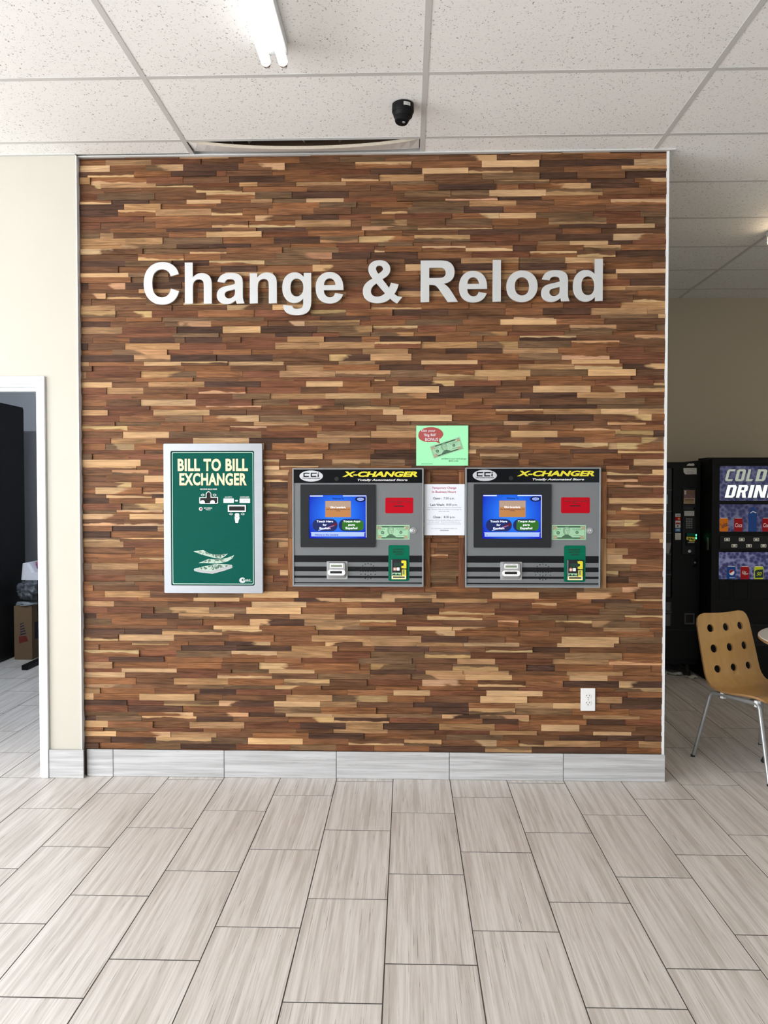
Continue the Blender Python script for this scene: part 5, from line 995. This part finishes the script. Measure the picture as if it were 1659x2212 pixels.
def drink_machine():
    Y0 = 2.19
    t = empty('drink_machine', (3.0, Y0, 0.0), 'black soda vending machine with a backlit COLD DRINKS panel', 'vending machine')
    k = 1/1725.0
    X = lambda zx: 2.5266+(zx-770)*k-3.0
    Z = lambda zy: 1.821-(zy-190)*k
    P = lambda l: [(X(a), Z(b)) for a, b in l]
    XR = 2360
    def rr(x0, x1, y0, y1, r=2): return rrect(X(x0), X(x1), Z(y1), Z(y0), max(r*k, 0.0005))
    MB().box(X(770), X(2420), 0.045, 0.84, 0.05, 1.815).build('cabinet', 'blackpaint', t, bevel=0.006)
    MB().box(X(790), X(2400), 0.07, 0.80, 0.0, 0.0495).build('plinth', 'rubber', t)
    MB().box(X(770), X(2420), 0.10, 0.30, 1.8155, 1.83).build('top_cap', 'blackpaint', t)
    d = MB()
    d.ring(rr(772, 2418, 195, 3260, 8), rr(840, 2370, 262, 1225, 8), 0.0, 0.0445).prism(rr(841, 2369, 1226, 1440, 2), 0.006, 0.0440)
    MB().ring(rr(772, 2418, 195, 3260, 8), rr(845, XR, 265, 3180, 8), 0.0, 0.0445).build('door', 'blackpaint', t, bevel=0.003)
    MB().prism(rr(846, XR-1, 266, 3179, 4), 0.012, 0.0445).build('door_panel', 'blackpaint', t)
    y = 0.0119
    def flat(nm, mat, poly, par=t, d=0.002, y0=y): return MB().prism(poly, y0-d, y0).build(nm, mat, par)
    p1 = flat('sign_panel', 'water', rr(884, 2320, 300, 782, 10), d=0.004)
    ys = y-0.0041
    def word(s, x, y0, y1, spec, mat, sh):
        for ch, (a, b) in zip(s, spec):
            cu = bpy.data.curves.new('g', 'CURVE'); cu.dimensions = '2D'; cu.fill_mode = 'FRONT'
            for c in LG[ch]:
                sp = cu.splines.new('POLY'); sp.points.add(len(c)-1); sp.use_cyclic_u = True
                for q, p in zip(sp.points, c): q.co = (X(a)+(X(b)-X(a))*p[0]+sh*p[1], Z(y1)+(Z(y0)-Z(y1))*p[1], 0, 1)
            me = curve_mesh(cu)
            for v in me.vertices: v.co = (v.co.x, ys-0.0006, v.co.y)
            me.materials.clear(); link('sign_character', me, mat, p1)
    word('COLD', 0, 345, 510, ((950, 1062), (1086, 1208), (1238, 1340), (1368, 1500)), 'lit_dim', 0.022)
    word('DRINKS', 0, 565, 738, ((952, 1082), (1106, 1238), (1268, 1318), (1342, 1500), (1530, 1670), (1695, 1825)), 'lit_white', 0.024)
    p2 = flat('selection_panel', 'water', rr(884, 2320, 832, 1211, 10), d=0.004)
    p3 = flat('selection_panel', 'water_lit', rr(884, 2320, 1496, 1874, 10), d=0.004)
    def can(par, x0, x1, y0, y1, mat, top='can_white'):
        w = x1-x0
        body = MB().prism(P([(x0, y0+22), (x0+10, y0+6), (x1-10, y0+6), (x1, y0+22), (x1, y1-14), (x1-8, y1-2), (x0+8, y1-2), (x0, y1-14)]), ys-0.003, ys+0.0001).build('can_picture', mat, par)
        MB().prism(P([(x0+10, y0+5), (x0+14, y0), (x1-14, y0), (x1-10, y0+5)]), ys-0.003, ys+0.0001).build('can_rim_picture', top, par)
        return body
    yc = ys-0.0034
    c = can(p2, 886, 1002, 1020, 1211, 'can_orange'); text('lettering', 'Sunkist', X(900), X(995), Z(1150), Z(1085), yc, 'can_dark', p2, bold=0.02, rot=0.4)
    for a in (1085, 1470, 1850):
        can(p2, a, a+116, 1020, 1211, 'can_red'); text('lettering', 'Coca', X(a+14), X(a+106), Z(1148), Z(1092), yc, 'can_white', p2, shear=0.3)
    bt = [(1315, 866), (1365, 866), (1365, 905), (1385, 935), (1398, 970), (1398, 1040), (1390, 1060), (1396, 1210), (1278, 1210), (1284, 1060), (1276, 1040), (1276, 970), (1292, 935), (1315, 905)]
    MB().prism(P(bt), ys-0.003, ys+0.0001).build('bottle_picture', 'bottle_blue', p2)
    MB().prism(P([(1300, 950), (1340, 925), (1388, 945), (1384, 953), (1340, 936), (1306, 955)]), ys-0.0034, ys-0.003).build('bottle_glint', 'can_white', p2)
    for a in (985, 1020, 1050): MB().box(X(1284), X(1392), ys-0.0034, ys-0.003, Z(a+5), Z(a)).build('bottle_rib', 'can_blue', p2)
    can(p3, 995, 1112, 1692, 1872, 'can_blue'); MB().prism(oval(X(1058), Z(1778), 36*k, 40*k, 24), yc, ys-0.0029).build('can_badge', 'can_white', p3)
    MB().prism([(X(1058)+34*k*math.cos(R(a)), Z(1776)+37*k*math.sin(R(a))) for a in range(30, 216, 12)], yc-0.0004, yc+0.0001).build('can_badge_half', 'can_red', p3)
    text('lettering', 'pepsi', X(1032), X(1098), Z(1862), Z(1842), yc, 'can_white', p3)
    can(p3, 1182, 1298, 1692, 1874, 'can_red'); text('lettering', 'Dr', X(1200), X(1262), Z(1790), Z(1756), yc, 'can_white', p3, shear=0.3); text('lettering', 'Pepper', X(1208), X(1288), Z(1815), Z(1780), yc-0.0003, 'can_white', p3, shear=0.3)
    can(p3, 1368, 1494, 1692, 1874, 'can_lime'); MB().prism(P([(1376, 1758), (1400, 1742), (1488, 1735), (1490, 1850), (1380, 1856)]), yc, ys-0.0029).build('can_badge', 'can_dark', p3); text('lettering', '50', X(1398), X(1470), Z(1822), Z(1772), yc-0.0004, 'can_lime', p3, bold=0.02, shear=0.3)
    for a, mt in ((1560, 'can_blue'), (1760, 'can_red')): can(p3, a, a+116, 1692, 1874, mt)
    # selection buttons
    bp = MB().prism(rr(890, XR-20, 1272, 1446, 4), y-0.006, y).build('button_strip', 'bezel', t)
    yb = y-0.0061
    for row, xs0 in ((1320, (990, 1190, 1390, 1590, 1790, 1990)), (1407, (1090, 1290, 1490, 1690, 1890))):
        for a in xs0:
            b_ = MB().ring(rr(a-37, a+37, row-22, row+22, 4), rr(a-31, a+31, row-16, row+16, 3), yb-0.003, yb).build('select_button', 'icon', t)
            up = row == 1320; s = 1 if up else -1
            MB().prism(P([(a-18, row+s*14), (a-18, row-s*2), (a-24, row-s*2), (a-8, row-s*12), (a+8, row-s*12), (a+24, row-s*2), (a+18, row-s*2), (a+18, row+s*14)]), yb-0.002, yb).build('button_icon', 'icon', b_)
    MB().box(X(770)-0.004, X(770), 0.052, 0.085, Z(1475), Z(1300)).build('lock_strip', 'dimgrey', t)
    for a, b, c_, e in ((890, 1050, 1905, 2150), (1085, 1290, 1905, 2150), (1330, 1600, 1905, 2150)): MB().ring(rr(a, b, c_, e, 8), rr(a+8, b-8, c_+8, e-8, 6), y-0.003, y).build('lower_panel', 'blackgloss', t)
    dl = MB().ring(rr(900, 2000, 2500, 2800, 20), rr(925, 1975, 2525, 2775, 16), y-0.012, y).build('delivery_frame', 'bezel', t); MB().prism(rr(925, 1975, 2525, 2775, 16), y-0.001, y).build('delivery_opening', 'hole', t)
    return t
drink_machine()

# ================================================================== PLYWOOD CHAIR
def chair():
    rz = math.atan2(0.426, 0.905)
    t = empty('cafe_chair', (1.995, 0.520, 0.0), 'bent plywood chair with nine holes in its back and grey tube legs', 'chair', rz=rz)
    # local: x to the chair's left in the picture's right, -y forward
    prof = [(-0.062, 0.822), (-0.040, 0.745), (-0.016, 0.655), (0.010, 0.560), (0.026, 0.500), (0.042, 0.462), (0.070, 0.432), (0.108, 0.417), (0.160, 0.413), (0.240, 0.418), (0.330, 0.428), (0.385, 0.428), (0.412, 0.418), (0.425, 0.402)]
    cum = [0]
    for a, b in zip(prof, prof[1:]): cum.append(cum[-1]+math.dist(a, b))
    # smooth interpolation along the profile (Catmull-Rom)
    def at(s):
        s = max(0, min(cum[-1]-1e-6, s)); i = max(j for j in range(len(cum)) if cum[j] <= s); i = min(i, len(prof)-2)
        u = (s-cum[i])/(cum[i+1]-cum[i]); p = [prof[max(i-1, 0)], prof[i], prof[i+1], prof[min(i+2, len(prof)-1)]]
        return tuple(0.5*((2*p[1][k])+(-p[0][k]+p[2][k])*u+(2*p[0][k]-5*p[1][k]+4*p[2][k]-p[3][k])*u*u+(-p[0][k]+3*p[1][k]-3*p[2][k]+p[3][k])*u**3) for k in (0, 1))
    L = cum[-1]; HW = 0.205
    def half(s):
        r = 0.065
        e = min(s, L-s)
        h = HW+0.012*math.sin(math.pi*min(1, s/L))
        return h if e >= r else h-r+math.sqrt(max(0, r*r-(r-e)**2))
    def pos(u, s):
        y, z = at(s); w = half(s)/HW
        z += 0.0; return (u*w, -y-0.012*(1-(u/HW)**2) if s < 0.36 else -y, z-(0.010*(1-(u/HW)**2) if s > 0.45 else 0))
    verts = []; faces = []; idx = {}
    def V(u, s):
        key = (round(u, 5), round(s, 5))
        if key not in idx: idx[key] = len(verts); verts.append(pos(u, s))
        return idx[key]
    cw = 0.117; s0 = 0.030; n = 4
    us = [-HW, -HW+0.0147]+[-HW+0.0295+cw*i/n for i in range(0, 3*n+1)]+[HW-0.0147, HW]
    us = sorted(set(round(u, 5) for u in us))
    ss = [0, 0.006, 0.014]+[s0+cw*i/n for i in range(0, 3*n+1)]
    s = ss[-1]
    while s+0.024 < L-0.03: s += 0.024; ss.append(s)
    ss += [L-0.018, L-0.008, L-0.002, L]
    ss = sorted(set(round(v, 5) for v in ss))
    ua, ub = -HW+0.0295, -HW+0.0295+3*cw; sa, sb = s0, s0+3*cw
    for i in range(len(us)-1):
        for j in range(len(ss)-1):
            mu, ms = (us[i]+us[i+1])/2, (ss[j]+ss[j+1])/2
            if ua < mu < ub and sa < ms < sb: continue
            faces.append((V(us[i], ss[j]), V(us[i+1], ss[j]), V(us[i+1], ss[j+1]), V(us[i], ss[j+1])))
    def near(lst, v): return min(lst, key=lambda q: abs(q-v))
    for a in range(3):
        for b in range(3):
            u0, v0 = ua+a*cw, sa+b*cw; cu, cv = u0+cw/2, v0+cw/2
            ring = [(near(us, u0+cw*q/n), near(ss, v0)) for q in range(n)]+[(near(us, u0+cw), near(ss, v0+cw*q/n)) for q in range(n)]+[(near(us, u0+cw-cw*q/n), near(ss, v0+cw)) for q in range(n)]+[(near(us, u0), near(ss, v0+cw-cw*q/n)) for q in range(n)]
            prev = [V(*p) for p in ring]
            for rad, mix in ((0.040, 0.6), (0.0235, 1.0)):
                cur = []
                for p in ring:
                    an = math.atan2(p[1]-cv, p[0]-cu); k = max(abs(p[0]-cu), abs(p[1]-cv))
                    cx_, cy_ = cu+rad*math.cos(an), cv+rad*math.sin(an); cur.append(V(cx_, cy_))
                m = len(ring)
                for q in range(m): faces.append((prev[q], prev[(q+1) % m], cur[(q+1) % m], cur[q]))
                prev = cur
    me = bpy.data.meshes.new('shell'); me.from_pydata(verts, [], faces)
    bm = bmesh.new(); bm.from_mesh(me); bmesh.ops.recalc_face_normals(bm, faces=bm.faces); bm.to_mesh(me); bm.free()
    me.materials.append(M['plywood']); me.materials.append(M['plyedge'])
    sh = link('shell', me, 'plywood', t); me.shade_smooth()
    md = sh.modifiers.new('thick', 'SOLIDIFY'); md.thickness = 0.011; md.offset = 0.0; md.material_offset_rim = 1
    es = sh.modifiers.new('split', 'EDGE_SPLIT'); es.split_angle = R(50)
    for sx in (-1, 1):
        bk = (sx*0.272, 0.0, 0.0); bt_ = (sx*0.205, -0.065, 0.388); ft = (sx*0.200, -0.395, 0.398); fk = (sx*0.258, -0.515, 0.0)
        def arc(p, q, r, f=0.030):
            p, q, r = Vector(p), Vector(q), Vector(r); a = q+(p-q).normalized()*f; b = q+(r-q).normalized()*f
            return [a.lerp(q, u).lerp(q.lerp(b, u), u) for u in (0, 0.25, 0.5, 0.75, 1)]
        back = [Vector(bk)]+arc(bk, bt_, ft)+[(Vector(bt_)+Vector(ft))/2]
        front = [(Vector(bt_)+Vector(ft))/2]+arc(bt_, ft, fk)+[Vector(fk)]
        MB().tube(back, 0.011).build('leg', 'leggrey', t, smooth=True); MB().tube(front, 0.011).build('leg', 'leggrey', t, smooth=True)
        MB().box(sx*0.200-0.012, sx*0.200+0.012, -0.16, -0.14, 0.372, 0.404).build('seat_clip', 'offwhite', t); MB().box(sx*0.198-0.012, sx*0.198+0.012, -0.392, -0.372, 0.380, 0.414).build('seat_clip', 'offwhite', t)
        for k in (bk, fk): MB().lathe([(0.0125, 0.0), (0.0125, 0.012)], k, 12).build('foot_cap', 'rubber', t)
    for y in (-0.10, -0.30): MB().tube([(-0.203, y, 0.389), (0.203, y, 0.389)], 0.009).build('cross_tube', 'leggrey', t, smooth=True)
chair()

# ================================================================== ROUND TABLE
t = empty('round_table', (2.655, 0.195, 0.0), 'round white cafe table with wooden edge cut off by the right side', 'table'); t.scale = (1, 1, 0.968)
MB().lathe([(0.571, 0.722), (0.578, 0.728), (0.578, 0.742), (0.574, 0.746)], n=64).build('top', 'laminate', t, smooth=True)
MB().lathe([(0.5785, 0.7275), (0.5790, 0.734), (0.5785, 0.7405)], n=64, caps=False).build('edge_band', 'plyedge', t, smooth=True)
MB().lathe([(0.16, 0.706), (0.16, 0.7215)], n=24).build('mount_plate', 'leggrey', t)
MB().lathe([(0.038, 0.08), (0.034, 0.10), (0.034, 0.706)], n=24).build('column', 'chrome', t, smooth=True)
for q in range(4):
    a = R(167+90*q); c, s = math.cos(a), math.sin(a)
    MB().tube([(0.02*c, 0.02*s, 0.085), (0.12*c, 0.12*s, 0.075), (0.40*c, 0.40*s, 0.042), (0.545*c, 0.545*s, 0.028)], 0.016).build('base_foot', 'chrome', t, smooth=True)
    MB().lathe([(0.024, 0.0), (0.026, 0.010), (0.020, 0.018), (0.016, 0.030)], (0.54*c, 0.54*s, 0.0), 16).build('foot_pad', 'rubber', t)

# ================================================================== LITTER UNDER THE MACHINES
def scrap(loc, s, seed, label):
    rr_ = random.Random(seed); bm = bmesh.new(); bmesh.ops.create_grid(bm, x_segments=5, y_segments=3, size=0.5)
    for v in bm.verts: v.co = Vector((v.co.x*s[0], v.co.y*s[1], max(0.001, s[2]*rr_.random())))
    me = bpy.data.meshes.new('paper_scrap'); bm.to_mesh(me); bm.free()
    o = link('paper_scrap', me, 'paperbit'); o.location = loc; o.rotation_euler = (0, 0, rr_.uniform(-0.8, 0.3))
    md = o.modifiers.new('thick', 'SOLIDIFY'); md.thickness = 0.001
    tag(o, label, 'litter', 'paper scraps on the floor by the machines')
scrap((2.33, 2.47, 0.0015), (0.13, 0.04, 0.03), 1, 'crumpled pale paper strip lying under the snack machine')
scrap((2.44, 2.36, 0.0015), (0.10, 0.05, 0.025), 2, 'crumpled paper scrap on the floor just left of the plywood chair back')
scrap((2.255, 2.46, 0.0015), (0.03, 0.025, 0.02), 3, 'tiny white crumb of paper beside the feature wall corner')

# ================================================================== STORAGE ROOM THROUGH THE DOORWAY
t = empty('steel_cabinet', (-4.0, 2.45, 0.0), 'tall matt black cabinet inside the storage room doorway', 'cabinet')
MB().box(-0.40, 0.395, -0.82, 0.80, 0.02, 2.358).build('body', 'blackpaint', t, bevel=0.004)
for y0, y1 in ((-0.81, -0.006), (0.002, 0.79)): MB().box(0.3955, 0.404, y0, y1, 0.06, 2.34).build('door', 'blackpaint', t, bevel=0.002)
MB().box(-0.38, 0.38, -0.80, 0.78, 0.0, 0.0195).build('plinth', 'rubber', t)
t = empty('utility_table', (-2.90, 2.85, 0.0), 'white tray-top utility table on black legs inside the storage room', 'table')
def tray_ring(hx, hy, r, ins):
    p = rrect(-hx, hx, -hy, hy, r, 3)
    return p[:12]+[(q*hx/0.375, -hy) for q in ins]+p[12:]
ins = (-0.335, -0.285, 0.285, 0.335)
lv = [(tray_ring(0.375, 0.355, 0.02, ins), 0.785), (tray_ring(0.365, 0.345, 0.02, ins), 0.930), (tray_ring(0.345, 0.325, 0.015, ins), 0.930), (tray_ring(0.276, 0.260, 0.012, ins), 0.830)]
n = len(lv[0][0]); mb = MB()
for k, (pts, z) in enumerate(lv):
    mb.v += [(a, b, 0.850 if (k in (1, 2) and q in (13, 14)) else z) for q, (a, b) in enumerate(pts)]
for k in range(3): mb.f += [(k*n+q, k*n+(q+1) % n, (k+1)*n+(q+1) % n, (k+1)*n+q) for q in range(n)]
mb.f += [tuple(range(n)), tuple(range(3*n, 4*n))]
mb.build('tray_top', 'plastic_white', t, bevel=0.004)
for sx in (-0.345, 0.345):
    MB().box(sx-0.028, sx+0.028, -0.05, 0.05, 0.045, 0.7848).build('leg', 'blackpaint', t, bevel=0.004)
    MB().box(sx-0.028, sx+0.028, -0.36, 0.33, 0.0, 0.0448).build('foot', 'blackpaint', t, bevel=0.006)
MB().box(-0.316, 0.316, -0.02, 0.02, 0.70, 0.7848).build('apron', 'blackpaint', t)
def lump(name, mat, loc, s, seed, rough, label, cat, lev=5, flat=0.0):
    bm = bmesh.new(); bmesh.ops.create_icosphere(bm, subdivisions=lev, radius=1); off = Vector((seed*3.1, seed*1.7, seed*0.9))
    for v in bm.verts:
        q = v.co.normalized(); w = q*1.7+off; w = w+0.5*Vector((mnoise.noise(w*1.3), mnoise.noise(w*1.3+off), 0))
        f = 1+rough*(0.6*(1-3*abs(mnoise.noise(w*1.1)))-0.2+0.22*(1-3*abs(mnoise.noise(w*2.3)))+0.4*mnoise.noise(w*0.7))
        v.co = Vector((q.x*s[0]*f, q.y*s[1]*f, max(-flat*s[2], q.z*s[2]*f)+flat*s[2]))
    me = bpy.data.meshes.new(name); bm.to_mesh(me); bm.free()
    o = link(name, me, mat, smooth=True, crease=False); o.location = loc; tag(o, label, cat); return o
# cardboard box with print, bags on it and on the table
t = empty('cardboard_box', (-3.467, 3.02, 0.0), 'tall brown cardboard box with red print under the utility table', 'box')
MB().box(-0.084, 0.084, -0.10, 0.10, 0.0, 0.498).build('carton', 'card', t, bevel=0.003)
yb = -0.1003
MB().prism([(-0.037, 0.150), (0.048, 0.172), (0.030, 0.222), (-0.040, 0.216)], yb-0.0006, yb).build('red_print', 'card_red', t)
for q in range(5): MB().prism([(-0.026+0.006*q*0, 0.225+q*0.024), (0.030-q*0.006, 0.240+q*0.024), (0.026-q*0.006, 0.252+q*0.024), (-0.004, 0.243+q*0.024), (-0.026, 0.239+q*0.024)], yb-0.0006, yb).build('navy_print', 'card_dark', t)
MB().box(0.0843, 0.0848, -0.05, 0.01, 0.18, 0.34).build('side_print', 'card_dark', t)
MB().box(-0.02, 0.02, -0.0998, 0.0998, 0.4985, 0.4990).build('packing_tape', 'bag_clear', t)
fl = lump('plastic_film', 'bag_clear', (-3.455, 3.02, 0.4990), (0.108, 0.11, 0.030), 4, 0.2, 'crumpled clear plastic film lying between box and dark bag', 'bag', flat=0.3)
lump('plastic_bag', 'bag_grey', (-3.430, 3.02, 0.5460), (0.115, 0.11, 0.105), 8, 0.28, 'crumpled dark grey plastic bag on top of the cardboard box', 'bag', flat=0.75)
m_, t_, ns, ln, b_ = nt('purple_red_foil')
tc_ = ns.new('ShaderNodeTexCoord'); n_ = ns.new('ShaderNodeTexNoise'); n_.inputs['Scale'].default_value = 13; n_.inputs['Detail'].default_value = 3; ln.new(tc_.outputs['Object'], n_.inputs['Vector'])
r_ = ns.new('ShaderNodeValToRGB'); ln.new(n_.outputs['Fac'], r_.inputs['Fac']); r_.color_ramp.interpolation = 'CONSTANT'
for pp, cc in ((0.0, (0.12, 0.08, 0.30)), (0.46, (0.10, 0.07, 0.28)), (0.50, (0.40, 0.01, 0.05)), (0.60, (0.45, 0.45, 0.50)), (0.63, (0.32, 0.01, 0.10))):
    e_ = r_.color_ramp.elements.new(pp); e_.color = (*cc, 1)
ln.new(r_.outputs['Color'], b_.inputs['Base Color']); b_.inputs['Roughness'].default_value = 0.25
M['bag_purple'] = m_
pg = lump('candy_bag', 'bag_purple', (-3.150, 2.74, 0.8700), (0.092, 0.10, 0.075), 15, 0.25, 'shiny purple and red bag on the white utility table', 'bag', flat=0.35)
